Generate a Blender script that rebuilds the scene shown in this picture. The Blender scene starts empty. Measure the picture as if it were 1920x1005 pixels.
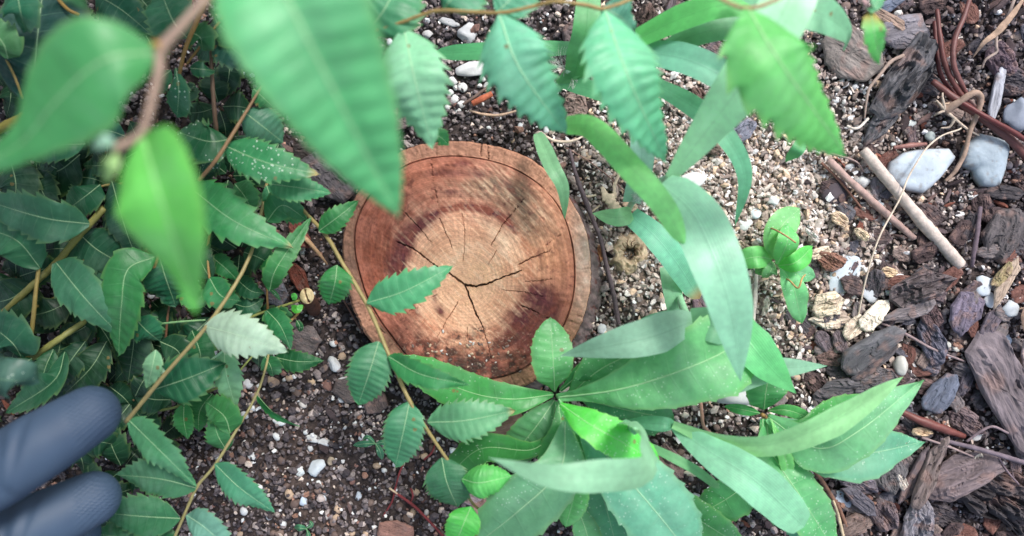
import bpy, math, random
import numpy as np
from mathutils import Vector
R = math.radians
rng = np.random.default_rng(7)
random.seed(7)
scene = bpy.context.scene

# ------------------------------------------------------------------ camera, sky, sun, exposure
H = 0.34                       # camera height above the soil, metres
LENS = 26.0
TAN = 18.0 / LENS
cam_d = bpy.data.cameras.new('camera')
cam = bpy.data.objects.new('camera', cam_d)
scene.collection.objects.link(cam)
cam.location = (0, 0, H)
cam.rotation_euler = (0, 0, 0)
cam_d.lens = LENS
cam_d.sensor_width = 36
cam_d.clip_start = 0.005
cam_d.clip_end = 50
cam_d.dof.use_dof = True
cam_d.dof.focus_distance = 0.320
cam_d.dof.aperture_fstop = 6.3
scene.camera = cam

SUN_EL, SUN_AZ = 52, 35        # azimuth measured from +Y towards +X
world = bpy.data.worlds.new('World'); scene.world = world
world.use_nodes = True
wn = world.node_tree; wn.nodes.clear()
bg = wn.nodes.new('ShaderNodeBackground'); wo = wn.nodes.new('ShaderNodeOutputWorld')
sky = wn.nodes.new('ShaderNodeTexSky'); sky.sky_type = 'NISHITA'; sky.sun_disc = False
sky.sun_elevation = R(SUN_EL); sky.sun_rotation = R(SUN_AZ)
sky.air_density = 1.0; sky.dust_density = 3.0; sky.ozone_density = 1.0
bg.inputs['Strength'].default_value = 0.12
hs = wn.nodes.new('ShaderNodeHueSaturation'); hs.inputs['Saturation'].default_value = 0.78    # thin bright cloud
wn.links.new(sky.outputs[0], hs.inputs['Color']); wn.links.new(hs.outputs[0], bg.inputs[0]); wn.links.new(bg.outputs[0], wo.inputs[0])
sd = bpy.data.lights.new('sun', 'SUN'); so = bpy.data.objects.new('sun', sd)
scene.collection.objects.link(so)
sd.energy = 1.5; sd.angle = R(14); sd.color = (1.0, 0.97, 0.93)
ldir = Vector((math.sin(R(SUN_AZ)) * math.cos(R(SUN_EL)), math.cos(R(SUN_AZ)) * math.cos(R(SUN_EL)), math.sin(R(SUN_EL))))
so.rotation_euler = ldir.to_track_quat('Z', 'Y').to_euler()
so.location = (0.5, 0.5, 1.5)
vs = scene.view_settings
vs.view_transform = 'Standard'; vs.look = 'None'; vs.gamma = 1; vs.use_curve_mapping = False
vs.exposure = 1.12
scene.cycles.max_bounces = 8

# ------------------------------------------------------------------ helpers
def P(u, v, z):
    """a point z metres above the soil that lies behind pixel (u, v) of the 1920-wide photo"""
    d = H - z
    return np.array(((u - 960) / 960 * TAN * d, -(v - 502.5) / 960 * TAN * d, z))
def PX(z): return TAN * (H - z) / 960      # metres per photo pixel at height z
def L(r, g, b, k=1.0):
    def f(c):
        c /= 255.0
        return (c / 12.92 if c <= 0.04045 else ((c + 0.055) / 1.055) ** 2.4) * k
    return (f(r), f(g), f(b))

def hsh(ix, iy, s):
    h = (ix.astype(np.int64) * 374761393 + iy.astype(np.int64) * 668265263 + s * 974634777) & 0xFFFFFFFF
    h = ((h ^ (h >> 13)) * 1274126177) & 0xFFFFFFFF
    return ((h ^ (h >> 16)) & 0xFFFF) / 65535.0
def vn(x, y, s=0):
    x = np.asarray(x, float); y = np.asarray(y, float)
    ix = np.floor(x); iy = np.floor(y); fx = x - ix; fy = y - iy
    fx = fx * fx * (3 - 2 * fx); fy = fy * fy * (3 - 2 * fy)
    a = hsh(ix, iy, s); b = hsh(ix + 1, iy, s); c = hsh(ix, iy + 1, s); d = hsh(ix + 1, iy + 1, s)
    return (a * (1 - fx) + b * fx) * (1 - fy) + (c * (1 - fx) + d * fx) * fy
def fbm(x, y, o=4, s=0):
    t = 0; a = 0.5; k = 1.0
    for i in range(o):
        t = t + a * vn(x * k, y * k, s + i * 17); a *= 0.5; k *= 2.03
    return t / (1 - 0.5 ** o)
def sstep(a, b, x):
    t = np.clip((x - a) / (b - a), 0, 1); return t * t * (3 - 2 * t)

def mesh_np(name, V, F, mat=None, smooth=True, col=None, uv=None):
    """V (n,3); F list of arrays (m,k) of equal k, or a list of such arrays"""
    me = bpy.data.meshes.new(name)
    if not isinstance(F, list): F = [F]
    V = np.asarray(V, np.float32)
    loops = np.concatenate([f.ravel() for f in F]).astype(np.int32)
    sizes = np.concatenate([np.full(len(f), f.shape[1], np.int32) for f in F])
    starts = np.concatenate([[0], np.cumsum(sizes)[:-1]]).astype(np.int32)
    me.vertices.add(len(V)); me.vertices.foreach_set('co', V.ravel())
    me.loops.add(len(loops)); me.loops.foreach_set('vertex_index', loops)
    me.polygons.add(len(sizes)); me.polygons.foreach_set('loop_start', starts)
    try: me.polygons.foreach_set('loop_total', sizes)
    except Exception: pass
    me.polygons.foreach_set('use_smooth', np.full(len(sizes), smooth))
    if col is not None:
        a = me.attributes.new('Col', 'FLOAT_COLOR', 'POINT')
        c = np.ones((len(V), 4), np.float32); c[:, :3] = col
        a.data.foreach_set('color', c.ravel())
    if uv is not None:
        l = me.uv_layers.new(name='UVMap')
        l.data.foreach_set('uv', np.asarray(uv, np.float32)[loops].ravel())
    me.update(calc_edges=True)
    if mat: me.materials.append(mat)
    return me

ORG = {}                       # world origin of every thing and part
def link(name, me, loc, parent=None, rot=None):
    o = bpy.data.objects.new(name, me)
    scene.collection.objects.link(o)
    loc = np.asarray(loc, float)
    if parent is not None:
        o.parent = parent
        o.location = tuple(loc - ORG[parent.name])
    else:
        o.location = tuple(loc)
    if rot: o.rotation_euler = rot
    ORG[o.name] = loc
    return o
def thing(name, label, cat, loc, group=None):
    o = link(name, None, loc)
    o.empty_display_size = 0.01
    return tag(o, label, cat, group)
def tag(o, label, cat, group=None):
    o['label'] = label; o['category'] = cat
    if group: o['group'] = group
    return o
def put(name, V, F, mat, base=None, parent=None, **k):
    V = np.asarray(V, float)
    if base is None: base = V.mean(0)
    base = np.asarray(base, float)
    return link(name, mesh_np(name, V - base, F, mat, **k), base, parent)

def spline(pts, n):
    pts = [np.asarray(p, float) for p in pts]
    if len(pts) == 2:
        m = (pts[0] + pts[1]) / 2
        pts = [pts[0], m, pts[1]]
    Q = [2 * pts[0] - pts[1]] + pts + [2 * pts[-1] - pts[-2]]
    out = []
    for i in range(1, len(Q) - 2):
        p0, p1, p2, p3 = Q[i - 1], Q[i], Q[i + 1], Q[i + 2]
        t = np.linspace(0, 1, 24, endpoint=False)[:, None]
        out.append(0.5 * ((2 * p1) + (-p0 + p2) * t + (2 * p0 - 5 * p1 + 4 * p2 - p3) * t ** 2 + (-p0 + 3 * p1 - 3 * p2 + p3) * t ** 3))
    out = np.vstack(out + [pts[-1][None]])
    s = np.concatenate([[0], np.cumsum(np.linalg.norm(np.diff(out, axis=0), axis=1))])
    q = np.linspace(0, s[-1], n)
    return np.stack([np.interp(q, s, out[:, k]) for k in range(3)], 1), s[-1]
def frames(C, roll=0.0):
    T = np.gradient(C, axis=0); T /= np.linalg.norm(T, axis=1)[:, None] + 1e-12
    Z = np.array((0, 0, 1.0)); N = Z - T * (T @ Z)[:, None]
    bad = np.linalg.norm(N, axis=1) < 0.15
    N[bad] = np.array((0.0, 1.0, 0)) - T[bad] * T[bad][:, 1:2]
    N /= np.linalg.norm(N, axis=1)[:, None]
    B = np.cross(T, N)
    r = np.asarray(roll)
    if r.ndim == 0: r = np.full(len(C), float(r))
    c, s = np.cos(r)[:, None], np.sin(r)[:, None]
    return T, N * c + B * s, B * c - N * s

def tube_geo(C, rad, sides=8, seed=0, bump=0.0, flat=1.0):
    n = len(C); T, N, B = frames(C)
    rad = np.broadcast_to(np.asarray(rad, float), (n,)).copy()
    a = np.linspace(0, 2 * np.pi, sides, endpoint=False)
    jit = 1 + bump * (2 * vn(np.arange(n)[:, None] * 0.7 + seed * 3.1, a[None] * 1.3 + seed, seed) - 1)
    V = C[:, None] + (rad[:, None] * jit)[..., None] * (np.cos(a)[None, :, None] * B[:, None] + flat * np.sin(a)[None, :, None] * N[:, None])
    V = V.reshape(-1, 3)
    i = np.arange(n - 1)[:, None] * sides; j = np.arange(sides)[None]; j2 = (j + 1) % sides
    F = np.stack([i + j, i + j2, i + sides + j2, i + sides + j], -1).reshape(-1, 4)
    V = np.vstack([V, C[0], C[-1]]); k = len(V)
    jj = np.arange(sides); j2 = (jj + 1) % sides
    c0 = np.stack([np.full(sides, k - 2), j2, jj], 1)
    c1 = np.stack([np.full(sides, k - 1), (n - 1) * sides + jj, (n - 1) * sides + j2], 1)
    return V, [F, np.vstack([c0, c1])]
def stem(name, pts, rpx, mat, parent=None, n=None, base=None, seed=0, bump=0.12, sides=8, col=None, flat=1.0, px=True):
    """pts (u, v, z mm); rpx radius in photo pixels, one number or one per point"""
    W = [P(u, v, z / 1000) for u, v, z in pts] if px else [np.array(p) for p in pts]
    C, ln = spline(W, n or max(12, 9 * len(pts)))
    rp = np.atleast_1d(np.asarray(rpx, float))
    rr = np.interp(np.linspace(0, 1, len(C)), np.linspace(0, 1, max(2, len(rp))), rp if len(rp) > 1 else np.repeat(rp, 2))
    rr = rr * (TAN * (H - C[:, 2]) / 960 if px else 1)
    V, F = tube_geo(C, rr, sides, seed, bump, flat)
    return put(name, V, F, mat, C[0] if base is None else base, parent, col=(np.tile(col, (len(V), 1)) if col is not None else None))

# ------------------------------------------------------------------ materials
def nodes(name):
    m = bpy.data.materials.new(name); m.use_nodes = True
    nt = m.node_tree; nt.nodes.clear()
    out = nt.nodes.new('ShaderNodeOutputMaterial'); b = nt.nodes.new('ShaderNodeBsdfPrincipled')
    nt.links.new(b.outputs[0], out.inputs[0])
    return m, nt, b, out
class G:
    def __init__(s, nt): s.nt = nt
    def n(s, t, **k):
        x = s.nt.nodes.new(t)
        for a, b in k.items(): setattr(x, a, b)
        return x
    def put(s, sock, v):
        if hasattr(v, 'is_output'): s.nt.links.new(v, sock)
        else: sock.default_value = v
    def math(s, op, a, b=0.0, c=0.0, clamp=False):
        x = s.n('ShaderNodeMath', operation=op, use_clamp=clamp)
        s.put(x.inputs[0], a); s.put(x.inputs[1], b); s.put(x.inputs[2], c); return x.outputs[0]
    def noise(s, scale, detail=4, rough=0.6, vec=None, dist=0.0):
        x = s.n('ShaderNodeTexNoise'); x.inputs['Scale'].default_value = scale
        x.inputs['Detail'].default_value = detail; x.inputs['Roughness'].default_value = rough
        x.inputs['Distortion'].default_value = dist
        if vec is not None: s.nt.links.new(vec, x.inputs['Vector'])
        return x.outputs[0]
    def ramp(s, f, stops):
        x = s.n('ShaderNodeValToRGB'); s.put(x.inputs[0], f)
        e = x.color_ramp.elements
        while len(e) < len(stops): e.new(0.5)
        for k, (p, c) in enumerate(stops):
            e[k].position = p; e[k].color = (c[0], c[1], c[2], 1) if not isinstance(c, (int, float)) else (c, c, c, 1)
        return x.outputs[0]
    def mix(s, f, a, b, bt='MIX'):
        x = s.n('ShaderNodeMix', data_type='RGBA', blend_type=bt)
        s.put(x.inputs[0], f)
        for q, v in ((x.inputs[6], a), (x.inputs[7], b)):
            if isinstance(v, tuple): q.default_value = (v[0], v[1], v[2], 1)
            else: s.put(q, v)
        return x.outputs[2]
    def bump(s, h, strength=0.5, dist=0.001):
        x = s.n('ShaderNodeBump'); x.inputs['Strength'].default_value = strength
        x.inputs['Distance'].default_value = dist; s.put(x.inputs['Height'], h); return x.outputs[0]
    def attr(s, nm='Col'): return s.n('ShaderNodeAttribute', attribute_name=nm).outputs['Color']
    def obj(s): return s.n('ShaderNodeTexCoord').outputs['Object']
    def uv(s):
        x = s.n('ShaderNodeSeparateXYZ'); s.nt.links.new(s.n('ShaderNodeTexCoord').outputs['UV'], x.inputs[0]); return x.outputs
    def rnd(s): return s.n('ShaderNodeObjectInfo').outputs['Random']

def leaf_material(name, grass=False, spec=0.5, rough=0.42, trans=0.33, dust=0.0):
    m, nt, b, out = nodes(name); g = G(nt)
    col = g.attr(); uv = g.uv(); v = g.math('ABSOLUTE', uv[1])
    if grass:
        w = g.math('SINE', g.math('MULTIPLY', uv[1], 55.0))
        f = g.math('MULTIPLY_ADD', w, 0.035, 1.0)
        mid = g.math('SUBTRACT', 1.0, g.math('MULTIPLY', v, 22.0), clamp=True)
        c = g.mix(g.math('MULTIPLY', mid, 0.35), col, g.mix(0.5, col, (0.03, 0.12, 0.06)))
        hgt = g.math('ADD', w, g.math('MULTIPLY', mid, -6.0))
        bs, bd = 0.25, 0.0001
    else:
        fr = g.math('ABSOLUTE', g.math('SUBTRACT', g.math('FRACT', uv[0]), 0.5))
        vein = g.math('SUBTRACT', 1.0, g.math('MULTIPLY', fr, 16.0), clamp=True)
        vein = g.math('MULTIPLY', vein, g.math('SUBTRACT', 1.0, v, clamp=True))
        mid = g.math('SUBTRACT', 1.0, g.math('MULTIPLY', v, 20.0), clamp=True)
        c = g.mix(g.math('MULTIPLY', vein, 0.30), col, g.mix(0.5, col, (0.32, 0.55, 0.33)))
        c = g.mix(g.math('MULTIPLY', mid, 0.35), c, g.mix(0.55, col, (0.42, 0.62, 0.36)))
        f = 1.0
        hgt = g.math('ADD', g.math('MULTIPLY', vein, -1.2), g.math('MULTIPLY', g.noise(900, 3, vec=g.obj()), 1.2))
        bs, bd = 0.45, 0.0002
    n1 = g.noise(70, 4, 0.65, g.obj())
    c = g.mix(1.0, c, g.ramp(n1, [(0.25, 0.78), (0.75, 1.22)]), 'MULTIPLY')
    n2 = g.noise(420, 2, 0.6, g.obj())
    c = g.mix(1.0, c, g.ramp(n2, [(0.3, 0.93), (0.7, 1.07)]), 'MULTIPLY')
    if dust:
        vo = g.n('ShaderNodeTexVoronoi'); vo.inputs['Scale'].default_value = 620
        nt.links.new(g.obj(), vo.inputs['Vector'])
        sp = g.math('LESS_THAN', vo.outputs['Distance'], 0.2)
        sp = g.math('MULTIPLY', sp, g.math('GREATER_THAN', g.noise(60, 3, 0.6, g.obj()), 0.52))
        c = g.mix(g.math('MULTIPLY', sp, dust), c, (0.75, 0.85, 0.75))
    vs_ = g.n('ShaderNodeTexVoronoi'); vs_.inputs['Scale'].default_value = 150; nt.links.new(g.obj(), vs_.inputs['Vector'])
    spot = g.math('MULTIPLY', g.math('LESS_THAN', g.math('ADD', vs_.outputs['Distance'], g.math('MULTIPLY', g.noise(900, 3, 0.6, g.obj()), 0.16)), 0.20), g.math('GREATER_THAN', g.noise(60, 2, 0.5, g.obj()), 0.655))
    c = g.mix(g.math('MULTIPLY', spot, 0.75), c, L(132, 112, 66))
    bloom = g.ramp(g.noise(38, 5, 0.7, g.obj(), 0.6), [(0.48, 0.0), (0.75, 0.30)])
    if not grass: c = g.mix(bloom, c, (0.30, 0.46, 0.36))
    nt.links.new(c, b.inputs['Base Color'])
    nt.links.new(g.ramp(g.noise(110, 4, 0.6, g.obj()), [(0.3, rough - 0.06), (0.7, rough + 0.16)]), b.inputs['Roughness'])
    b.inputs['Specular IOR Level'].default_value = spec
    nrm = g.bump(hgt, bs, bd); nt.links.new(nrm, b.inputs['Normal'])
    t = g.n('ShaderNodeBsdfTranslucent'); nt.links.new(g.mix(1.0, c, (0.95, 1.2, 0.62), 'MULTIPLY'), t.inputs[0])
    mx = g.n('ShaderNodeMixShader'); mx.inputs[0].default_value = trans
    nt.links.new(b.outputs[0], mx.inputs[1]); nt.links.new(t.outputs[0], mx.inputs[2]); nt.links.new(mx.outputs[0], out.inputs[0])
    return m
M_ELM = leaf_material('elm_leaf')
M_ELMD = leaf_material('elm_leaf_dusty', dust=0.75)
M_WEED = leaf_material('weed_leaf', spec=0.5, rough=0.4, dust=0.35)
M_GRASS = leaf_material('grass_blade', grass=True, rough=0.36)

def attr_material(name, rough=0.8, bscale=600, bstr=0.4, bdist=0.0004, mottle=(0.75, 1.25), mscale=260, spec=0.3, stretch=None):
    m, nt, b, out = nodes(name); g = G(nt)
    vec = g.obj()
    if stretch:
        mp = g.n('ShaderNodeMapping'); mp.inputs['Scale'].default_value = stretch; nt.links.new(vec, mp.inputs[0]); vec = mp.outputs[0]
    n = g.noise(mscale, 5, 0.65, vec)
    c = g.mix(1.0, g.attr(), g.ramp(n, [(0.25, mottle[0]), (0.75, mottle[1])]), 'MULTIPLY')
    nt.links.new(c, b.inputs['Base Color'])
    b.inputs['Roughness'].default_value = rough; b.inputs['Specular IOR Level'].default_value = spec
    nt.links.new(g.bump(g.noise(bscale, 4, 0.7, vec), bstr, bdist), b.inputs['Normal'])
    return m
M_STEM = attr_material('stem_skin', 0.5, 900, 0.3, 0.0002, (0.75, 1.25), 300, 0.4)
M_WOOD = attr_material('dry_wood', 0.8, 900, 0.6, 0.0004, (0.6, 1.35), 350, 0.25)
M_CHIP = attr_material('bark_chip', 0.78, 700, 0.8, 0.0005, (0.55, 1.5), 240, 0.35, stretch=(0.35, 1, 1))
M_STONE = attr_material('stone', 0.7, 800, 0.5, 0.0004, (0.82, 1.12), 90, 0.3)
M_CRUMB = attr_material('soil_crumb', 0.85, 1500, 0.5, 0.0003, (0.6, 1.4), 900, 0.25)
M_FACE = attr_material('cut_wood', 0.72, 1600, 0.35, 0.0002, (0.86, 1.14), 1300, 0.3)
M_BARK = attr_material('stump_bark', 0.85, 500, 0.8, 0.0006, (0.55, 1.4), 300, 0.2, stretch=(1, 1, 0.3))

# soil sheet
def make_soil_mat():
    m, nt, b, out = nodes('soil'); g = G(nt)
    v = g.obj()
    a = g.ramp(g.noise(300, 6, 0.7, v), [(0.3, L(36, 32, 33)), (0.5, L(62, 55, 55)), (0.7, L(94, 84, 82))])
    geo = g.n('ShaderNodeSeparateXYZ'); nt.links.new(v, geo.inputs[0])
    dx = g.math('MULTIPLY', g.math('SUBTRACT', geo.outputs[0], 0.105), 12.0); dy = g.math('MULTIPLY', g.math('SUBTRACT', geo.outputs[1], 0.025), 13.0)
    pz = g.math('SUBTRACT', 1.35, g.math('ADD', g.math('ADD', g.math('MULTIPLY', dx, dx), g.math('MULTIPLY', dy, dy)), g.math('MULTIPLY', g.noise(60, 4, 0.6, v), 0.9)), clamp=True)
    a = g.mix(g.math('MULTIPLY', pz, 0.75), a, g.ramp(g.noise(700, 4, 0.7, v), [(0.3, L(104, 92, 86)), (0.6, L(178, 162, 150))]))
    c = g.mix(g.ramp(g.noise(28, 4, 0.6, v), [(0.4, 0.0), (0.65, 1.0)]), a, g.mix(1.0, a, (1.35, 1.25, 1.15), 'MULTIPLY'))
    nt.links.new(c, b.inputs['Base Color']); b.inputs['Roughness'].default_value = 0.9
    b.inputs['Specular IOR Level'].default_value = 0.2
    nt.links.new(g.bump(g.noise(900, 6, 0.75, v), 0.9, 0.0008), b.inputs['Normal'])
    return m
M_SOIL = make_soil_mat()

# ------------------------------------------------------------------ ground
def gz(x, y):
    z = (fbm(x * 14 + 5, y * 14 + 9, 4, 3) - 0.5) * 0.016
    z = z + (fbm(x * 130, y * 130, 3, 11) - 0.5) * 0.004
    return z - 0.001
def soil():
    xs = np.concatenate([np.linspace(-3, -0.32, 18, endpoint=False), np.arange(-0.32, 0.32, 0.0011), np.linspace(0.32, 3, 18)])
    ys = np.concatenate([np.linspace(-3, -0.2, 18, endpoint=False), np.arange(-0.2, 0.2, 0.0011), np.linspace(0.2, 3, 18)])
    X, Y = np.meshgrid(xs, ys); Z = gz(X, Y) + (fbm(X * 900, Y * 900, 2, 5) - 0.5) * 0.0012
    n, m = len(xs), len(ys)
    i = np.arange(m - 1)[:, None] * n + np.arange(n - 1)[None]
    F = np.stack([i, i + 1, i + n + 1, i + n], -1).reshape(-1, 4)
    o = link('soil_ground', mesh_np('soil_ground', np.stack([X, Y, Z], -1).reshape(-1, 3), F, M_SOIL), (0, 0, 0))
    o['kind'] = 'structure'; o['label'] = 'dark crumbly garden soil'
soil()

# ------------------------------------------------------------------ stump
ZT = 0.022
groove_px = [(729,331),(757,311),(786,300),(851,293),(903,298),(968,318),(1020,354),(1052,393),(1070,445),(1077,500),(1073,564),(1057,611),(1030,650),(995,683),(958,702),(910,712),(860,712),(810,700),(763,668),(734,629),(703,585),(676,520),(665,471),(666,419),(692,365)]
outer_px = [(700,325),(722,300),(760,277),(800,267),(860,262),(905,268),(960,281),(1005,302),(1038,330),(1062,358),(1086,400),(1102,445),(1108,500),(1104,560),(1090,608),(1066,652),(1032,692),(990,722),(935,738),(870,742),(800,732),(740,695),(700,648),(668,598),(650,540),(641,480),(643,430),(660,375)]
pith = (872, 534)
def polar_px(pl, th):
    a = np.array([math.atan2(-(v - pith[1]), u - pith[0]) for u, v in pl]); r = np.array([math.hypot(u - pith[0], v - pith[1]) for u, v in pl])
    o = np.argsort(a); a, r = a[o], r[o]
    a = np.concatenate([a - 2 * np.pi, a, a + 2 * np.pi]); r = np.tile(r, 3)
    f = np.interp(np.linspace(-np.pi * 2, np.pi * 2, 2880), a, r)
    k = np.ones(41) / 41; f = np.convolve(f, k, 'same')
    return np.interp(th, np.linspace(-np.pi * 2, np.pi * 2, 2880), f)
cracks = [([(744,453),(775,466),(800,485),(822,502),(845,514),(872,534)],1.1,2.4),([(872,534),(893,537),(915,532),(945,519),(978,508)],2.4,1.2),
 ([(872,534),(880,556),(890,583),(905,613)],2.2,1.1),([(905,613),(916,650),(922,680)],0.7,0.4),
 ([(973,496),(1000,482),(1031,470)],1.2,0.6),([(985,528),(1010,527),(1035,523)],0.8,0.4),([(943,544),(985,548),(1020,556)],0.7,0.4),
 ([(978,573),(1000,583),(1030,597)],1.0,0.4),([(859,565),(848,585),(838,598)],0.8,0.5),([(838,598),(828,618),(820,632)],0.8,0.4),
 ([(877,613),(876,630),(874,645)],0.6,0.3),([(920,460),(932,440),(945,418),(962,398),(984,370)],1.0,0.5),([(915,495),(925,480),(930,470)],0.7,0.4),
 ([(823,408),(833,430),(843,450),(848,465)],0.9,0.4),([(866,400),(871,430),(871,460),(868,490)],0.6,0.5),([(755,395),(770,410),(790,432),(810,456)],0.9,0.4),
 ([(808,295),(811,330),(818,365),(822,385)],0.6,0.3),([(751,340),(757,360),(765,372)],0.6,0.3),([(904,262),(902,280),(901,292)],1.3,0.8),([(914,268),(916,299)],0.8,0.8),
 ([(884,360),(882,375)],0.5,0.3),([(766,583),(780,578),(790,572)],0.7,0.3),([(700,598),(712,618),(722,626)],0.8,1.0),([(700,598),(690,601)],0.8,0.8),
 ([(1050,440),(1035,452),(1020,462)],0.5,0.3),([(820,552),(812,556),(806,560)],0.6,0.3),([(755,650),(748,668)],0.7,0.7)]
def seg_d(px, py, a, b):
    ax, ay = a; bx, by = b; dx, dy = bx - ax, by - ay
    t = np.clip(((px - ax) * dx + (py - ay) * dy) / (dx * dx + dy * dy), 0, 1)
    return np.hypot(px - ax - t * dx, py - ay - t * dy), t
def stump():
    nr, na = 340, 760
    th = np.linspace(-np.pi, np.pi, na, endpoint=False)
    rg = polar_px(groove_px, th); ro = polar_px(outer_px, th)
    ro = np.maximum(ro, rg + 16) + 2.5 * (fbm(th * 6, th * 0 + 2, 3, 5) - 0.5) + 1.6 * (vn(th * 40, th * 0, 8) - 0.5)
    q = np.linspace(0, 1, nr)[:, None]
    GR = 0.885
    rad = np.where(q < GR, rg * q / GR, rg + (ro - rg) * (q - GR) / (1 - GR))
    u = pith[0] + rad * np.cos(th); v = pith[1] - rad * np.sin(th)
    wob = (fbm(u * 0.02, v * 0.02, 3, 21) - 0.5)
    # height
    z = np.zeros_like(u)
    n0 = fbm(u * 0.015, v * 0.015, 3, 23)
    ringphase = (q + wob * 0.03 + 0.02 * vn(q * 9 + 0 * u, q * 0 + 0 * u, 6)) * 30
    ring = np.sin(ringphase * 2 * np.pi)
    z += 0.00002 * ring * (0.3 + n0)
    saw = np.sin((u * 0.62 - v * 0.78) * 0.55 + 3 * fbm(u * 0.01, v * 0.01, 2, 31))
    z += 0.00003 * saw * (fbm(u * 0.012, v * 0.012, 2, 77) > 0.45)
    z += (fbm(u * 0.16, v * 0.16, 3, 41) - 0.5) * 0.0005
    gd = np.abs(rad - rg + 1.5 * wob)
    groove = np.exp(-(gd / 1.5) ** 2) * (0.35 + 0.65 * fbm(th * 3 + u * 0, u * 0, 2, 9))
    z -= 0.0022 * groove
    crk = np.zeros_like(u)
    for pl, w0, w1 in cracks:
        n = len(pl) - 1
        for k in range(n):
            d, t = seg_d(u + 2.4 * (vn(v * 0.35, u * 0.1, k) - 0.5), v + 2.4 * (vn(u * 0.35, v * 0.1, k + 5) - 0.5), pl[k], pl[k + 1])
            w = w0 + (w1 - w0) * (k + t) / n
            w = w * (0.55 + 0.8 * vn(u * 0.12 + k, v * 0.12, k + 40))
            crk = np.maximum(crk, np.clip(1.3 - d / (0.85 * w), 0, 1) * min(1, w0 * 0.62))
    # tiny checks in the sapwood
    sap = sstep(GR + 0.003, GR + 0.012, q) * np.ones_like(u)
    chk = (vn(th * 75, q * 4 + th * 0, 15) > 0.83) * sap * (fbm(u * 0.05, v * 0.05, 2, 4) > 0.45)
    z -= 0.0034 * crk + 0.00035 * chk
    z -= 0.0011 * sap * (0.4 + fbm(u * 0.08, v * 0.08, 3, 51))
    z -= 0.0012 * sstep(0.985, 1.0, q)
    # colour, all of it in the wood itself
    tan_ = np.array(L(208, 160, 130)); red = np.array(L(158, 98, 80)); sapc = np.array(L(164, 120, 98)); purple = np.array(L(84, 38, 42))
    grey = np.array(L(150, 128, 104)); dark = np.array(L(52, 38, 34)); orange = np.array(L(180, 114, 86))
    n1 = fbm(u * 0.02, v * 0.02, 4, 61); n2 = fbm(u * 0.07, v * 0.07, 4, 71); n3 = fbm(u * 0.3, v * 0.3, 3, 81)
    rr = q + (n1 - 0.5) * 0.10
    heart = sstep(0.36, 0.72, rr + 0.16 * (n2 - 0.5))
    c = tan_ * (1 - heart[..., None]) + red * heart[..., None]
    # lighter, drier sector on the right and upper right
    ang = th[None] + 0 * q
    def bl(cu, cv, su, sv, rot=0):
        cr, sr = math.cos(R(rot)), math.sin(R(rot))
        a = ((u - cu) * cr + (v - cv) * sr) / su; b2 = (-(u - cu) * sr + (v - cv) * cr) / sv
        return np.exp(-(a * a + b2 * b2) + (n2 - 0.5) * 1.8)
    def lay(c, f, k):
        f = np.clip(f, 0, 1)[..., None]; return c * (1 - f) + k * f
    c = lay(c, 0.9 * bl(1015, 470, 60, 110), np.array(L(190, 136, 102)))
    c = lay(c, 0.5 * bl(780, 330, 80, 40), orange); c = lay(c, 0.8 * bl(715, 480, 45, 100), np.array(L(138, 78, 58)))
    st = vn((u + 0.15 * v) * 0.22, v * 0.03, 29) ; c = lay(c, 0.55 * sstep(0.5, 0.8, st) * bl(735, 430, 70, 80), np.array(L(104, 52, 40)))
    gm = bl(975, 375, 90, 32, 42) + 0.8 * bl(900, 350, 60, 22) + 0.7 * bl(965, 425, 50, 18, 40)
    c = lay(c, 0.7 * gm * (0.5 + n2), grey)
    sv = vn((u * 0.72 - v * 0.70) * 0.32, (u * 0.70 + v * 0.72) * 0.03, 37); c = lay(c, 0.6 * sstep(0.5, 0.75, sv) * gm, np.array(L(84, 72, 62))); c = lay(c, 0.45 * sstep(0.55, 0.8, 1 - sv) * gm, np.array(L(216, 190, 160)))
    c = lay(c, 0.5 * bl(950, 455, 60, 10, 40), np.array(L(232, 206, 176)))
    c = lay(c, 0.35 * bl(880, 520, 70, 60), np.array(L(228, 184, 140)))
    # stains
    arc = np.exp(-((np.hypot((u - 872) / 1.0, (v - 508) / 0.98) - 120 - 14 * (n1 - 0.5)) / 6.5) ** 2)
    arcm = np.clip(sstep(70, 100, np.degrees(ang) % 360 + 0) * (1 - sstep(195, 225, np.degrees(ang) % 360)) + sstep(38, 55, np.degrees(ang) % 360) * (1 - sstep(85, 100, np.degrees(ang) % 360)), 0, 1)
    c = lay(c, 1.7 * arc * arcm * (0.3 + 1.2 * n2), purple)
    for a in ((792,416,34,13,-38,1.0),(758,462,15,34,18,1.0),(742,512,12,30,0,0.8),(935,402,34,7,28,0.7)): c = lay(c, a[5] * bl(*a[:5]), purple)
    arc2 = np.exp(-((np.hypot((u - 872), (v - 508)) - 122) / 8) ** 2)
    c = lay(c, 0.45 * arc2 * (n2 > 0.35), np.array(L(160, 92, 66)))
    for a in ((790,420,26,12,-30,0.8),(752,462,16,34,20,0.85),(738,500,14,28,0,0.6),(868,306,18,7,0,0.6),(848,325,60,8,0,0.5),(900,328,14,8,0,0.5),(845,360,18,6,0,0.7),(950,345,14,10,0,0.5),(832,318,6,5,0,0.4),
              (1012,558,36,30,20,1.1),(985,600,38,30,-30,1.0),(1000,645,30,34,0,0.9),(962,632,24,18,0,1.1),(1035,585,18,28,0,0.8),(900,690,70,16,0,0.6),(826,585,8,16,-30,0.6),(815,560,5,14,0,0.5)):
        c = lay(c, 1.25 * a[5] * bl(a[0], a[1], a[2] * 0.95, a[3] * 0.95, a[4]), purple)
    c = lay(c, 1.2 * bl(961, 634, 9, 9), np.array(L(26, 26, 34)))
    c = lay(c, 0.9 * bl(785, 632, 8, 9), dark)
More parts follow.
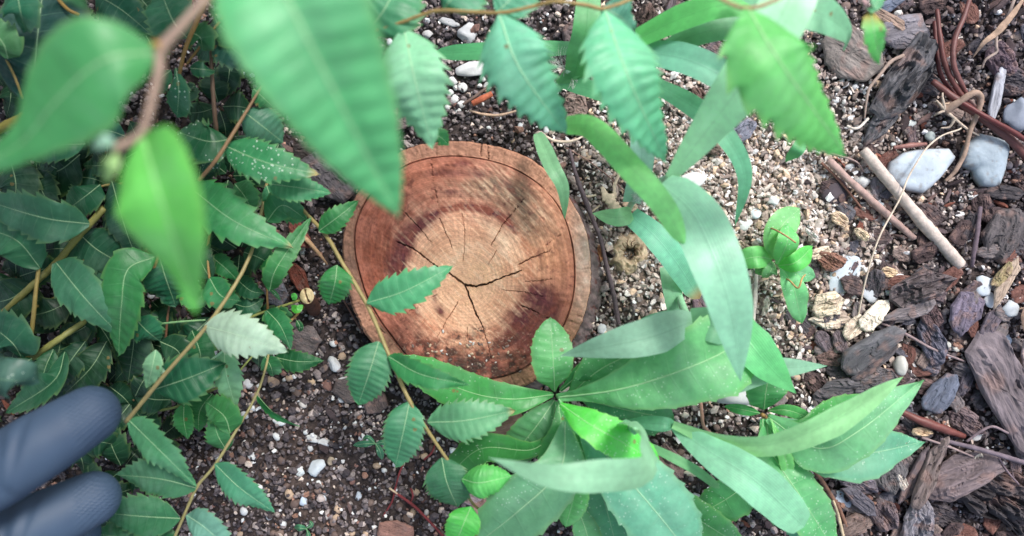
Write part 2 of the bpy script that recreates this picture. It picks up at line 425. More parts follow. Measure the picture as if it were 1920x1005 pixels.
    # dark damp dirt on the lower third
    low = sstep(600, 650, v + 26 * (n1 - 0.5)) * sstep(0.40, 0.55, q)
    c = lay(c, 0.8 * low * sstep(0.3, 0.6, n2), np.array(L(104, 52, 40)))
    c = lay(c, 0.5 * sstep(0.45, 0.7, n2) * heart * (1 - sap), np.array(L(126, 68, 50)))
    c = lay(c, 0.6 * sstep(0.66, 0.8, fbm(u * 0.11, v * 0.11, 3, 66)) * heart * (1 - sap), np.array(L(92, 46, 40)))
    c = lay(c, 0.8 * sstep(610, 670, v) * sstep(0.52, 0.62, n2) * (1 - sap), dark)
    c = lay(c, 0.75 * (bl(880, 640, 50, 18) + bl(870, 690, 60, 18) + bl(905, 620, 20, 8)) * (n3 > 0.48), dark)
    c = lay(c, 0.3 * sstep(0.68, 0.76, n3) * low, np.array(L(180, 156, 136)))
    mo = sstep(0.42, 0.62, fbm(u * 0.045, v * 0.06, 4, 88)) * sstep(640, 690, v + 10 * n1); c = lay(c, 0.75 * mo * (1 - sap), np.array(L(58, 42, 36)))
    bl_ = sstep(0.5, 0.8, fbm(u * 0.03 + 7, v * 0.03, 4, 89)) * (1 - heart); c = lay(c, 0.35 * bl_, np.array(L(176, 116, 84))); c = lay(c, 0.4 * sstep(0.62, 0.8, sv) * (1 - heart), np.array(L(226, 190, 158)))
    # sapwood rim
    rdl = vn(th[None] * 160 + 0 * q, q * 30 + 0 * th, 57)[..., None]; s2 = sapc * (0.62 + 0.42 * n3[..., None] + 0.36 * rdl) * (1, 0.95 + 0.05 * rdl[..., 0].mean(), 0.95); c = c * (1 - sap[..., None]) + s2 * sap[..., None]
    c = lay(c, 0.35 * sap * sstep(0.5, 0.7, n2), np.array(L(150, 108, 86)))
    c = lay(c, 0.8 * sap * bl(660, 500, 40, 130), np.array(L(124, 92, 78)))
    c = lay(c, 0.5 * sap * bl(800, 280, 130, 30), np.array(L(140, 98, 80)))
    c = lay(c, 0.5 * sap * bl(1100, 480, 24, 120), np.array(L(222, 196, 178)))
    c = lay(c, 0.5 * sap * bl(1050, 680, 60, 50), np.array(L(176, 124, 84)))
    c *= (1 + 0.09 * (ring * (0.2 + n0))[..., None] * (1 - sap[..., None])) * (0.86 + 0.28 * n3[..., None])
    qq = q + wob * 0.03; band = vn(qq * 24 + 0 * u, 0 * u + 3, 101) * 0.6 + 0.4 * vn(qq * 60 + 0 * u, 0 * u + 9, 103)
    c *= (1 + 0.42 * (band - 0.5) * heart * (1 - sap))[..., None] * np.array((1, 1.0, 1.0)); c *= (1 + 0.14 * (band - 0.5) * (1 - heart))[..., None]
    wh = np.exp(-((np.hypot(u - 905, v - 520) - 62) / 7) ** 2) * sstep(0.3, 0.7, n2) * (v < 520); c = lay(c, 0.4 * wh, np.array(L(228, 200, 172)))
    ls = vn((u * 0.62 - v * 0.78) * 0.5, (u * 0.78 + v * 0.62) * 0.03, 3); c *= (0.9 + 0.2 * ls[..., None])
    radial = vn(th[None] * 90 + 0 * q, q * 5 + 0 * th, 19); c *= (0.9 + 0.2 * radial[..., None])
    c *= (1 + 0.06 * np.sin((q + wob * 0.03) * 2 * np.pi * 71) * (1 - sap))[..., None]
    c = lay(c, 0.7 * groove, dark); c = lay(c, 0.85 * crk, dark * 0.8); c = lay(c, 0.5 * chk, np.array(L(100, 72, 58)))
    c = np.clip(c, 0.005, 0.9)
    mp = PX(ZT)
    X = (u - 960) * mp; Y = -(v - 502.5) * mp; Z = ZT + z
    t = thing('tree_stump', 'round sawn tree stump set in the soil, reddish heartwood with star-shaped cracks', 'tree stump', (P(*pith, 0)[0], P(*pith, 0)[1], 0))
    i = np.arange(nr - 1)[:, None] * na; j = np.arange(na)[None]; j2 = (j + 1) % na
    F = np.stack([i + j, i + na + j, i + na + j2, i + j2], -1).reshape(-1, 4)
    ni = int(GR * nr) + 1
    V = np.stack([X, Y, Z], -1)
    cut = (ni - 1) * (na)
    top = P(*pith, ZT)
    put('heartwood', V[:ni].reshape(-1, 3), F[:(ni - 1) * na], M_FACE, top, t, col=c[:ni].reshape(-1, 3))
    F2 = F[:(nr - ni) * na]
    put('sapwood_ring', V[ni - 1:].reshape(-1, 3), F2, M_FACE, top, t, col=c[ni - 1:].reshape(-1, 3))
    # bark side, leaning towards the lower right
    nb = 40; k = np.linspace(0, 1, nb)[:, None]
    xo, yo, zo = V[-1, :, 0], V[-1, :, 1], V[-1, :, 2]
    cx, cy = P(875, 500, ZT)[:2]
    dx, dy = xo - cx, yo - cy; dn = np.hypot(dx, dy); dx, dy = dx / dn, dy / dn
    fl = 0.0002 + 0.0022 * k + (fbm(th[None] * 22 + 0 * k, k * 2.5 + 0 * th, 4, 91) - 0.5) * 0.0030 * sstep(0, 0.12, k)
    lean = np.clip(k, 0, 1)
    X = xo + dx * fl + 0.0078 * lean; Y = yo + dy * fl - 0.0066 * lean; Z = zo * (1 - k) + (-0.012) * k
    Vb = np.stack([X, Y, Z], -1).reshape(-1, 3)
    i = np.arange(nb - 1)[:, None] * na
    Fb = np.stack([i + j, i + na + j, i + na + j2, i + j2], -1).reshape(-1, 4)
    nn = fbm(th[None] * 30 + 0 * k, k * 3 + 0 * th, 4, 93)[..., None]
    cb = np.array(L(86, 72, 74)) * (1 - nn) + np.array(L(150, 132, 130)) * nn
    rd = sstep(0.62, 0.72, fbm(th[None] * 18 + 0 * k, k * 4 + 0 * th, 3, 97))[..., None]
    cb = cb * (1 - rd * 0.6) + np.array(L(120, 62, 52)) * rd * 0.6
    put('bark', Vb, Fb, M_BARK, top, t, col=np.clip(cb, 0.01, 1).reshape(-1, 3))
    # grit lying on the lower half of the cut face
stump()
def on_stump(u, v):
    th = math.atan2(-(v - pith[1]), u - pith[0])
    return math.hypot(u - pith[0], v - pith[1]) < polar_px(outer_px, np.array([th]))[0] + 6

# ------------------------------------------------------------------ loose ground cover (uncountable)
def ico(sub=1):
    import bmesh
    bm = bmesh.new(); bmesh.ops.create_icosphere(bm, subdivisions=sub, radius=1.0)
    V = np.array([v.co[:] for v in bm.verts]); F = np.array([[v.index for v in f.verts] for f in bm.faces]); bm.free()
    return V, F
ICO1, ICO2, ICO3 = ico(1), ico(2), ico(3)
def rotm(n, tilt=0.5):
    a = rng.uniform(0, 2 * np.pi, n); b = rng.normal(0, tilt, n); c = rng.normal(0, tilt, n)
    ca, sa, cb, sb, cc, sc = np.cos(a), np.sin(a), np.cos(b), np.sin(b), np.cos(c), np.sin(c)
    Rz = np.zeros((n, 3, 3)); Rz[:, 0, 0] = ca; Rz[:, 0, 1] = -sa; Rz[:, 1, 0] = sa; Rz[:, 1, 1] = ca; Rz[:, 2, 2] = 1
    Rx = np.zeros((n, 3, 3)); Rx[:, 1, 1] = cb; Rx[:, 1, 2] = -sb; Rx[:, 2, 1] = sb; Rx[:, 2, 2] = cb; Rx[:, 0, 0] = 1
    Ry = np.zeros((n, 3, 3)); Ry[:, 0, 0] = cc; Ry[:, 0, 2] = sc; Ry[:, 2, 0] = -sc; Ry[:, 2, 2] = cc; Ry[:, 1, 1] = 1
    return Rz @ Rx @ Ry
stump_c = P(875, 502, 0.0); SR = 225 * PX(0.0)
def scatter(name, n, dens, size, shape, base, cols, probs, label, smooth=False, lift=0.3, tilt=0.6, jit=0.35, dom=(-260, 2180, -240, 1240)):
    """dens(u,v)->0..1 keep chance; size() metres; one joined mesh"""
    px = rng.uniform(dom[0], dom[1], n); py = rng.uniform(dom[2], dom[3], n)
    k = rng.uniform(0, 1, n) < dens(px, py)
    px, py = px[k], py[k]
    x = (px - 960) / 960 * TAN * H; y = -(py - 502.5) / 960 * TAN * H
    k = np.hypot(x - stump_c[0] - 0.003, y - stump_c[1] + 0.003) > SR * 0.96
    x, y = x[k], y[k]; n = len(x)
    s = size(n); BV, BF = base
    V = np.tile(BV[None], (n, 1, 1)) * (1 + jit * rng.uniform(-1, 1, (n, len(BV), 1)))
    V = V * (shape(n) * s[:, None])[:, None, :]
    V = np.einsum('nij,nkj->nki', rotm(n, tilt), V)
    V[..., 0] += x[:, None]; V[..., 1] += y[:, None]; V[..., 2] += (gz(x, y) + s * lift + rng.uniform(0, 1, n) ** 2 * 0.0015)[:, None]
    F = (BF[None] + (np.arange(n) * len(BV))[:, None, None]).reshape(-1, BF.shape[1])
    ci = rng.choice(len(cols), n, p=np.array(probs) / sum(probs))
    C = np.array(cols)[ci] * rng.uniform(0.75, 1.35, (n, 1)) * (np.array((1.22, 1.25, 1.3)) if name.startswith('soil') else 1.0)
    if base is ICO1 or base is ICO2:
        uu = x / (TAN * H) * 960 + 960; vv = 502.5 - y / (TAN * H) * 960
        k_ = (pale_zone(uu, vv) ** 0.7 * np.clip(rng.uniform(0.2, 1.25, n), 0, 1))[:, None]
        if name.startswith('soil'): C = C * (1 - k_) + np.array(L(190, 175, 163)) * k_
    C = np.clip(np.repeat(C, len(BV), 0), 0, 0.85)
    o = link(name, mesh_np(name, V.reshape(-1, 3), F, M_CRUMB, smooth=smooth, col=C), (0, 0, 0))
    o['kind'] = 'stuff'; o['label'] = label
    return o
DK = [L(46, 42, 44), L(68, 61, 63), L(94, 85, 85), L(118, 107, 105), L(142, 130, 125), L(140, 106, 90), L(184, 166, 152), L(212, 210, 208), L(110, 82, 74)]
def pale_zone(u, v):      # where the pale wood shavings lie
    a = 1.25 * np.exp(-(((u - 1420) / 215) ** 2 + ((v - 400) / 240) ** 2) * 1.0)
    b = np.exp(-(((u - 1560) / 90) ** 2 + ((v - 600) / 60) ** 2))
    c = 0.95 * np.exp(-(((u - 1260) / 150) ** 2 + ((v - 330) / 250) ** 2))
    return np.clip(np.maximum(np.maximum(a, b), c), 0, 1)
def bark_zone(u, v):
    return np.clip(sstep(1480, 1620, u + 0.35 * (v - 450)), 0, 1)
brick_ = lambda k: (lambda n: rng.uniform([0.7, 0.6, 0.5], [1.3, 1.1, 1.0], (n, 3)))
scatter('soil_crumbs', 72000, lambda u, v: np.full(len(u), 0.98), lambda n: 0.00052 + 0.0017 * rng.beta(1.2, 5, n), brick_(0), ICO1, DK,
        [10, 14, 14, 11, 6, 1.6, 1.8, 1.2, 1.5], 'dark brown soil crumbs and fine grit', lift=0.75, jit=0.48)
scatter('soil_clods', 7600, lambda u, v: 0.75 - 0.3 * pale_zone(u, v), lambda n: 0.0011 + 0.0015 * rng.beta(1.2, 4, n), brick_(0), ICO2, DK,
        [8, 14, 16, 12, 6, 1.2, 2.2, 1.0, 1.8], 'larger brown and grey soil clods', jit=0.24, lift=0.7)
PALE = [L(190, 178, 168), L(212, 204, 198), L(164, 148, 138), L(204, 178, 154), L(140, 124, 116), L(222, 220, 220)]
scatter('fine_wood_shavings', 33000, lambda u, v: 1.0 * pale_zone(u, v) ** 0.9 + 0.02, lambda n: 0.0006 + 0.0020 * rng.beta(1.1, 4.5, n), 
        lambda n: rng.uniform([0.8, 0.5, 0.25], [1.45, 1.05, 0.6], (n, 3)), ICO1, PALE, [5, 5, 5, 3, 5, 3], 'pale crumbled wood shavings and bark dust', lift=0.95, jit=0.5, dom=(1000, 1980, -40, 900))
scatter('white_grit', 8200, lambda u, v: 0.16 + 0.22 * pale_zone(u, v) + 0.25 * np.exp(-(((u - 600) / 120) ** 2 + ((v - 800) / 110) ** 2)), lambda n: 0.0005 + 0.0012 * rng.beta(1.1, 5, n),
        brick_(0), ICO1, [L(228, 230, 234), L(208, 206, 204), L(216, 204, 190)], [4, 3, 2], 'small white perlite grit strewn on the soil', lift=0.8)
scatter('shredded_bark', 4200, lambda u, v: 0.85 * bark_zone(u, v) + 0.06, lambda n: 0.0012 + 0.0022 * rng.beta(1.4, 3.5, n),
        lambda n: rng.uniform([0.9, 0.35, 0.2], [2.2, 0.9, 0.5], (n, 3)), ICO2, [L(62, 52, 54), L(86, 74, 76), L(104, 84, 80), L(120, 74, 62), L(46, 38, 40), L(150, 132, 120)], [5, 5, 4, 2, 4, 1], 'shredded dark bark mulch fragments', lift=0.6, jit=0.22)

# ------------------------------------------------------------------ stones, chips
def stone_mesh(name, lx, ly, lz, col, seed, angular=6, sub=3):
    V, F = {2: ICO2, 3: ICO3}[sub]
    r = np.random.default_rng(seed); V = V.copy()
    for _ in range(angular):
        d = r.normal(0, 1, 3); d[2] *= 0.7; d /= np.linalg.norm(d); h = r.uniform(0.55, 0.85)
        e = V @ d - h; V = V - np.clip(e, 0, None)[:, None] * d
    for _ in range(angular * 2):
        d = r.normal(0, 1, 3); d /= np.linalg.norm(d); h = (V @ d).max() * r.uniform(0.84, 0.95)
        e = V @ d - h; V = V - np.clip(e, 0, None)[:, None] * d
    V = V / np.abs(V).max(0)
    nn = fbm(V[:, 0] * 2 + seed * 1.7 + V[:, 2], V[:, 1] * 2 + V[:, 2] * 1.3, 3, seed) - 0.5
    V = V * (1 + 0.2 * nn[:, None] + 0.12 * (fbm(V[:, 0] * 5 + seed, V[:, 1] * 5 + V[:, 2] * 4, 2, seed)[:, None] - 0.5))
    n2 = fbm(V[:, 0] * 3 + seed, V[:, 1] * 3 + V[:, 2], 3, seed + 3)[:, None]
    C = np.array(col) * (0.66 + 0.34 * n2)
    return mesh_np(name, V * (lx, ly, lz), F, M_STONE, smooth=True, col=np.clip(C, 0, 0.85))
def stone(name, u, v, w, h, ang, col, label, cat='stone', group=None, seed=None, angular=6, tk=0.5, sub=3, lift=0.55, mat=None):
    seed = seed if seed is not None else int(u * 7 + v)
    s = PX(0.004) / 2
    lz = min(w, h) * s * tk
    me = stone_mesh(name, w * s, h * s, lz, col, seed, angular, sub)
    if mat: me.materials[0] = mat
    p = P(u, v, 0.003); z = float(gz(p[0], p[1])) + lz * lift + 0.0008
    o = link(name, me, (p[0], p[1], z), None, (0, 0, R(-ang)))
    return tag(o, label, cat, group)

def slab_mesh(name, poly, lz, col, seed, rough=0.5, grain=7, mat=None, dome=0.0, rings=17, sect=72, wear=0.5, stonelike=False):
    """a slab with an angular outline: poly in metres round its own centre, grain along X"""
    poly = np.asarray(poly, float); r = np.random.default_rng(seed)
    nxt = np.roll(poly, -1, 0); ln = np.linalg.norm(nxt - poly, axis=1); cum = np.concatenate([[0], np.cumsum(ln)])
    q = np.linspace(0, cum[-1], sect, endpoint=False)
    pp = np.vstack([poly, poly[:1]])
    ox = np.interp(q, cum, pp[:, 0]); oy = np.interp(q, cum, pp[:, 1])
    sz = max(np.ptp(poly[:, 0]), np.ptp(poly[:, 1])) / 2
    o1, o2, o3, o4 = r.uniform(0, 50, 4)
    jn = (0.10 if not stonelike else 0.035) * (fbm(q / sz * 5 + o1, q * 0 + o2, 3, seed) - 0.5)
    ox, oy = ox * (1 + jn), oy * (1 + jn)
    k = np.linspace(0, 1, rings)[:, None] ** 0.8
    X = ox[None] * k; Y = oy[None] * k; a = X / sz; b = Y / sz
    rid = fbm(a * 1.8 + o2, b * grain + o3, 3, seed + 7)
    step = np.floor(fbm(a * 1.6 + o1, b * 2.6 + o4, 2, seed + 8) * 5) / 5
    e = np.clip(1 - k ** 7, 0, 1) ** 0.5
    if stonelike: top = e * (0.75 + dome * (1 - k ** 2) + rough * (fbm(a * 1.4 + o1, b * 1.4 + o2, 4, seed + 5) - 0.5))
    else: rid = 0.65 * rid + 0.35 * fbm(a * 4 + o1, b * grain * 3.4 + o2, 3, seed + 2); top = e * (0.6 + dome * (1 - k ** 2)) + (0.3 + 0.7 * e) * rough * ((rid - 0.5) * 1.2 + (step - 0.5) * 1.3)
    n = rings * sect
    V = np.concatenate([np.stack([X, Y, top * lz], -1).reshape(-1, 3), np.stack([X * 0.95, Y * 0.95, -0.6 * lz * e + 0 * X], -1).reshape(-1, 3)])
    i = np.arange(rings - 1)[:, None] * sect; j = np.arange(sect)[None]; j2 = (j + 1) % sect
    Ft = np.stack([i + j, i + sect + j, i + sect + j2, i + j2], -1).reshape(-1, 4)
    m = (rings - 1) * sect; jj = np.arange(sect); j2 = (jj + 1) % sect
    Fs = np.stack([m + jj, m + n + jj, m + n + j2, m + j2], -1)
    c1 = np.array(col)
    if stonelike:
        C = c1 * (0.72 + 0.46 * fbm(a * 2.2 + o3, b * 2.2 + o4, 4, seed + 9))[..., None]; dt = (sstep(0.6, 0.75, fbm(a * 6 + o1, b * 6 + o4, 4, seed + 3)) * 0.45 + 0.5 * k ** 10)[..., None]; C = C * (1 - dt) + np.array(L(128, 118, 110)) * dt
    else:
        C = c1 * (0.55 + 0.85 * rid + 0.3 * (step - 0.5))[..., None]
        wr = sstep(0.58, 0.75, fbm(a * 3 + o3, b * 3 + o1, 3, seed + 9))[..., None] * wear
        C = C * (1 - wr) + np.array(L(130, 104, 96)) * wr
        fib = vn(a * 3 + o2, b * 46 + o1, seed)[..., None]; C = C * (0.78 + 0.44 * fib)
    C = np.concatenate([C.reshape(-1, 3)] * 2)
    return mesh_np(name, V, [Ft, Ft[:, ::-1] + n, Fs], mat or M_CHIP, smooth=stonelike, col=np.clip(C, 0.01, 0.85))
def chip_mesh(name, lx, ly, lz, col, seed, rough=0.5, grain=7):
    r = np.random.default_rng(seed + 1)
    nc = int(r.integers(6, 10)); th = np.sort((np.arange(nc) + r.uniform(-0.32, 0.32, nc)) / nc * 2 * np.pi)
    c, s_ = np.cos(th), np.sin(th); p = 3.2
    rad = (np.abs(c) ** p + np.abs(s_) ** p) ** (-1 / p) * r.uniform(0.78, 1.08, nc)
    return slab_mesh(name, np.stack([c * rad * lx, s_ * rad * ly], 1), lz, col, seed, rough, grain)
def chip(u, v, ln, wd, ang, col, label, name='bark_chip', cat='bark chip', group=None, rough=0.5, tk=0.22, z=0.0, seed=None, grain=7, me=None, tilt=None):
    s = PX(0.004) / 2; seed = seed if seed is not None else int(u * 3 + v * 5)
    if name == 'bark_chip': col = tuple(np.array(col) * (1.02, 1.16, 1.2)); rough = rough * 1.5
    r = random.Random(seed)
    if me is None: me = chip_mesh(name, ln * s, wd * s, max(0.0022, 1.35 * tk * wd * s), col, seed, rough, grain)
    p = P(u, v, 0.004)
    t = tilt if tilt is not None else 0.12
    o = link(name, me, (p[0], p[1], float(gz(p[0], p[1])) + 0.0022 + z), None, (r.uniform(-t, t), r.uniform(-t, t), R(-ang)))
    return tag(o, label, cat, group)
GY, GB, CH, DB, PB, SL, RB, TN = L(112, 104, 104), L(124, 108, 102), L(76, 72, 76), L(80, 68, 68), L(94, 82, 86), L(88, 86, 94), L(104, 70, 62), L(176, 146, 118)
chips = [
 (1592,100,125,100,35,L(118,104,98),'broad flat grey bark piece, split along one side, under the reddish shoot tip','bark_chip',0.35,0.16,3),
 (1697,62,118,76,-8,L(108,98,102),'flat grey purple bark piece left of the red needle stalks','bark_chip',0.35,0.2,3),
 (1660,34,90,26,33,L(140,112,98),'tan wood sliver lying above the flat grey purple bark piece',None,0.4,0.3,4),
 (1660,14,80,28,-22,L(100,102,116),'slate grey splinter at the top edge beside the shoot tip',None,0.4,0.3,3),
 (1692,150,210,72,-54,L(82,76,78),'deeply furrowed charcoal bark slab below the flat grey purple piece',None,1.3,0.42,5),
 (1655,228,120,46,-52,L(92,86,88),'furrowed grey bark piece at the lower end of the charcoal slab',None,1.1,0.4,3),
 (1890,115,84,64,60,L(92,72,78),'dull purple bark lump under the dry straw coloured blade',None,0.5,0.4,1),
 (1855,75,80,40,-30,L(70,62,66),'dark bark fragment behind the dry straw coloured blade',None,0.6,0.3,0),
 (1908,150,70,60,20,L(66,58,62),'nearly black bark piece at the right edge above the grey stone',None,0.6,0.3,0),
 (1590,396,46,30,50,L(86,80,84),'small smooth dark chip beside the round seed cap',None,0.3,0.4,1),
 (1652,352,54,34,80,L(118,106,108),'grey chip tucked between the two pale sticks',None,0.3,0.3,1),
 (1868,440,108,86,-70,L(78,68,68),'large round-ended dark brown bark piece beside the thin upright twig',None,0.4,0.3,3),
 (1812,425,64,28,-72,L(70,60,62),'narrow dark bark strip left of the thin upright twig',None,0.5,0.4,2),
 (1880,360,80,30,5,L(62,54,56),'dark flat bark strip below the notched grey stone',None,0.6,0.3,2),
 (1712,540,150,66,-22,L(92,78,78),'knotted dark bark piece with a round eye, end of the long pale stick',None,1.2,0.42,5),
 (1698,580,120,36,-16,L(112,98,98),'slim grey bark splinter under the knotted bark piece',None,0.5,0.35,5),
 (1740,592,60,40,62,L(92,70,70),'reddish dark chip right of the slim grey splinter',None,0.7,0.4,2),
 (1797,585,92,64,-65,L(104,90,102),'mauve grey bark chip with a ridge below the white rubble',None,0.5,0.3,4),
 (1850,605,70,34,-62,L(96,82,88),'mauve grey chip beside the small round grey pebble',None,0.4,0.3,2),
 (1548,640,50,34,62,L(100,84,88),'purple brown chip, left one of the pair below the split pale wood',None,0.4,0.35,2),
 (1574,642,46,30,72,L(108,90,92),'purple brown chip, right one of the pair below the split pale wood',None,0.4,0.35,3),
 (1560,672,56,32,10,L(110,84,78),'rusty brown chip under the pair of purple chips',None,0.6,0.35,1),
 (1622,655,150,56,-36,L(84,78,80),'long smooth grey bark slab with a raised lower edge, beside the pale chewed wood',None,0.4,0.3,6),
 (1640,675,130,30,-38,L(74,66,68),'dark bark ridge along the lower side of the long grey slab',None,0.7,0.5,3),
 (1605,725,140,46,-8,L(84,76,78),'row of cracked dark bark above the grass blade tip',None,0.9,0.35,2),
 (1640,712,80,50,-12,L(92,82,82),'cracked block of dark bark beside the grass blade tip',None,0.7,0.35,3),
 (1742,640,90,56,62,L(84,78,88),'blue grey flaky chip under the thin diagonal twig',None,0.8,0.35,3),
 (1745,682,50,34,20,L(96,86,92),'small flaky chip below the diagonal twig end',None,0.6,0.35,1),
 (1763,735,92,54,-52,L(90,90,102),'slate blue bark chip right of the pointed leaf tip',None,0.35,0.3,3),
 (1815,715,80,24,-66,L(80,70,76),'slender dark chip beside the big bark slab',None,0.6,0.5,1),
 (1878,735,250,104,66,L(112,96,98),'biggest bark slab, long and purplish grey, along the right edge',None,0.55,0.3,7),
 (1812,790,84,50,32,L(102,82,82),'ridged brown bark chip above the forked grey twig',None,0.8,0.4,3),
 (1735,880,160,34,-63,L(108,90,86),'narrow upright strip of ridged brown bark below the leaf tips',None,0.8,0.6,7),
 (1712,890,120,26,-64,L(98,82,84),'thin bark strip leaning against the narrow ridged strip',None,0.6,0.5,5),
 (1662,880,90,80,75,L(82,74,74),'rounded dark bark piece with a pale fleck beside it',None,0.4,0.3,3),
 (1798,890,160,84,-26,L(106,88,88),'wide mauve brown bark piece in the middle of the lower mulch',None,0.5,0.3,5),
 (1602,900,84,48,22,L(96,84,90),'lumpy purple grey chip beside the curved green leaf',None,0.7,0.4,3),
 (1608,935,84,34,38,L(84,76,82),'dark bark finger between lumpy chip and white stone',None,0.6,0.4,4),
 (1868,925,200,110,28,L(58,50,52),'layered almost black bark bundle in the lower corner',None,1.5,0.4,4),
 (1900,955,120,70,40,L(66,58,60),'layered dark bark sheet at the corner edge',None,1.4,0.4,5),
 (1725,980,100,60,-78,L(118,108,112),'light grey striped bark block at the bottom edge',None,0.9,0.4,4),
 (1660,965,70,56,60,L(92,76,78),'brown bark chip at the bottom edge beside the striped block',None,0.6,0.4,2),
 (1596,985,76,46,-30,L(104,84,78),'rust edged bark chip at the bottom beside the dry stalk',None,0.6,0.4,3),
 (1780,975,80,50,20,L(72,62,64),'dark chip between striped block and layered bundle',None,0.7,0.4,1),
 (625,325,130,96,40,L(84,74,76),'large dark weathered bark piece left of the stump under the serrated leaves',None,0.4,0.25,4),
 (600,290,100,60,0,L(62,52,50),'dark bark chip above the large weathered piece',None,0.5,0.3,1),
 (745,225,78,56,-10,L(106,88,86),'brown bark chip above the stump between two serrated leaves',None,0.4,0.25,3),
 (1090,60,70,90,20,L(92,76,74),'dark brown bark chip between the hanging leaves and grass',None,0.4,0.25,3),
 (1078,200,54,80,8,L(120,98,90),'reddish grey bark strip above the arched grass blade',None,0.5,0.3,3),
 (1215,45,70,60,-70,L(74,58,52),'dark bark piece behind the bright grass blades at the top',None,0.8,0.35,3),
 (1262,22,60,40,-70,L(88,74,76),'grey bark piece at the top edge between grass blades',None,0.6,0.35,3),
 (1345,100,60,44,30,L(104,88,90),'mauve bark chip beside the white pebble among the grass',None,0.4,0.3,2),
 (1320,195,90,28,55,L(108,80,72),'split brown twig of bark under the grass blades',None,0.9,0.5,3),
 (565,438,70,34,58,L(112,58,48),'dark red brown wood piece left of the stump',None,0.3,0.5,5),
 (558,520,70,34,60,L(110,56,44),'red brown wood piece half hidden above the cut stub',None,0.4,0.4,2),
 (520,550,50,60,10,L(112,104,110),'grey chip in the shade below the red brown wood',None,0.3,0.2,1),
 (568,640,60,70,20,L(112,96,94),'flat grey brown chip under the leaf tips left of the stump',None,0.3,0.15,1),
 (742,990,72,60,15,L(140,98,86),'pinkish brown bark flake at the bottom edge',None,0.25,0.2,3),
 (925,800,150,52,-14,L(126,94,82),'brown bark strip showing between the broad weed leaves',None,0.35,0.25,2),
 (1258,880,84,64,40,L(110,86,82),'brown bark lump beside the thin curled grass blade',None,0.6,0.35,3),
 (885,925,60,50,20,L(150,124,124),'pinkish chip under the twig end at the bottom',None,0.25,0.2,3),
 (905,945,50,44,60,L(160,118,108),'small pink brown chip beside the twig end',None,0.25,0.2,3),
 (1325,575,60,50,60,L(116,92,98),'dull purple chip behind the long grass blade',None,0.3,0.3,2),
 (1395,245,62,34,-38,L(118,112,122),'blue grey weathered chip beside the grass bend',None,0.5,0.35,3),
 (1340,280,30,20,10,L(110,90,80),'small brown chip under the grass bend',None,0.5,0.35,1),
 (250,470,50,40,50,L(110,60,52),'red brown chip deep under the left foliage',None,0.4,0.3,1),
 (650,735,70,56,20,L(92,78,76),'brown chip below the drooping serrated leaf left of the stump',None,0.3,0.2,1),
 (700,755,60,50,70,L(86,70,68),'dull brown chip between two serrated leaves of the long twig',None,0.3,0.2,1),
]
for (u, v, ln, wd, an, c, lab, nm, rg_, tk, z) in chips:
    chip(u, v, ln, wd, an, c, lab, rough=rg_, tk=tk, z=z / 1000)
# pale wood pieces
for (u, v, ln, wd, an, c, lab, z) in [
 (1555,568,70,50,-12,L(206,192,170),'split pale wood block with long fibres beside the seedling',3),
 (1560,600,78,44,-4,L(214,200,182),'lower half of the pale frayed wood beside the seedling',2),
 (1635,590,90,36,-48,L(220,210,194),'pale chewed wood piece right of the frayed block',4),
 (1600,612,60,36,-40,L(206,192,174),'short frayed wood end under the pale chewed piece',3),
 (1555,490,62,42,28,L(124,90,76),'square brown wood chip on the pale stone flake',5),
 (1536,475,46,24,-14,L(224,208,186),'cream wood chip beside the seedling leaf',4),
 (1662,510,34,22,8,L(216,192,160),'orange tan wood cube beside the knotted bark',3),
 (1575,412,40,26,30,L(218,196,170),'peach coloured wood flake above the seedling',3),
 (1612,440,34,20,40,L(214,196,170),'cream flake in the middle of the shavings',3),
 (1870,530,120,26,-58,L(168,150,134),'grey tan wooden splinter right of the white rubble',3),
 (1862,515,60,24,-50,L(160,146,110),'yellowish wood fragment above the grey tan splinter',4),
 (1908,600,90,22,82,L(214,172,146),'peach coloured wood stick at the right edge',5),
 (1915,670,80,16,80,L(190,170,164),'pale stick end below the peach coloured stick',4),
 (1125,475,32,10,80,L(190,140,104),'orange splinter between stump and dark twig',2),
 (1415,560,70,14,94,L(206,192,180),'pale dry straw piece left of the seedling leaf',2),
 (1440,575,44,14,96,L(226,216,204),'short whitish straw piece below the seedling',2),
 (1352,410,40,14,-65,L(220,200,186),'pinkish shaving beside the long grass blade',2),
 (1400,470,44,20,50,L(216,194,174),'cream shaving under the seedling left leaf',2),
 (1520,440,40,10,48,L(226,220,214),'white straight straw above the brown chip',3),
 (1683,895,50,18,70,L(206,196,186),'pale torn flake on the dark mulch',6),
 (1725,808,44,20,10,L(204,180,150),'curled tan shred below the leaf tip',3),
 (1826,858,34,18,-60,L(214,204,190),'cream shred at the end of the thin twig',4),
 (1180,395,40,26,-30,L(196,176,150),'pale dry scrap behind the small grass blade',1),
]:
    chip(u, v, ln, wd, an, c, lab, name='wood_fragment', cat='wood fragment', rough=0.9, tk=0.35, z=z / 1000, grain=10)
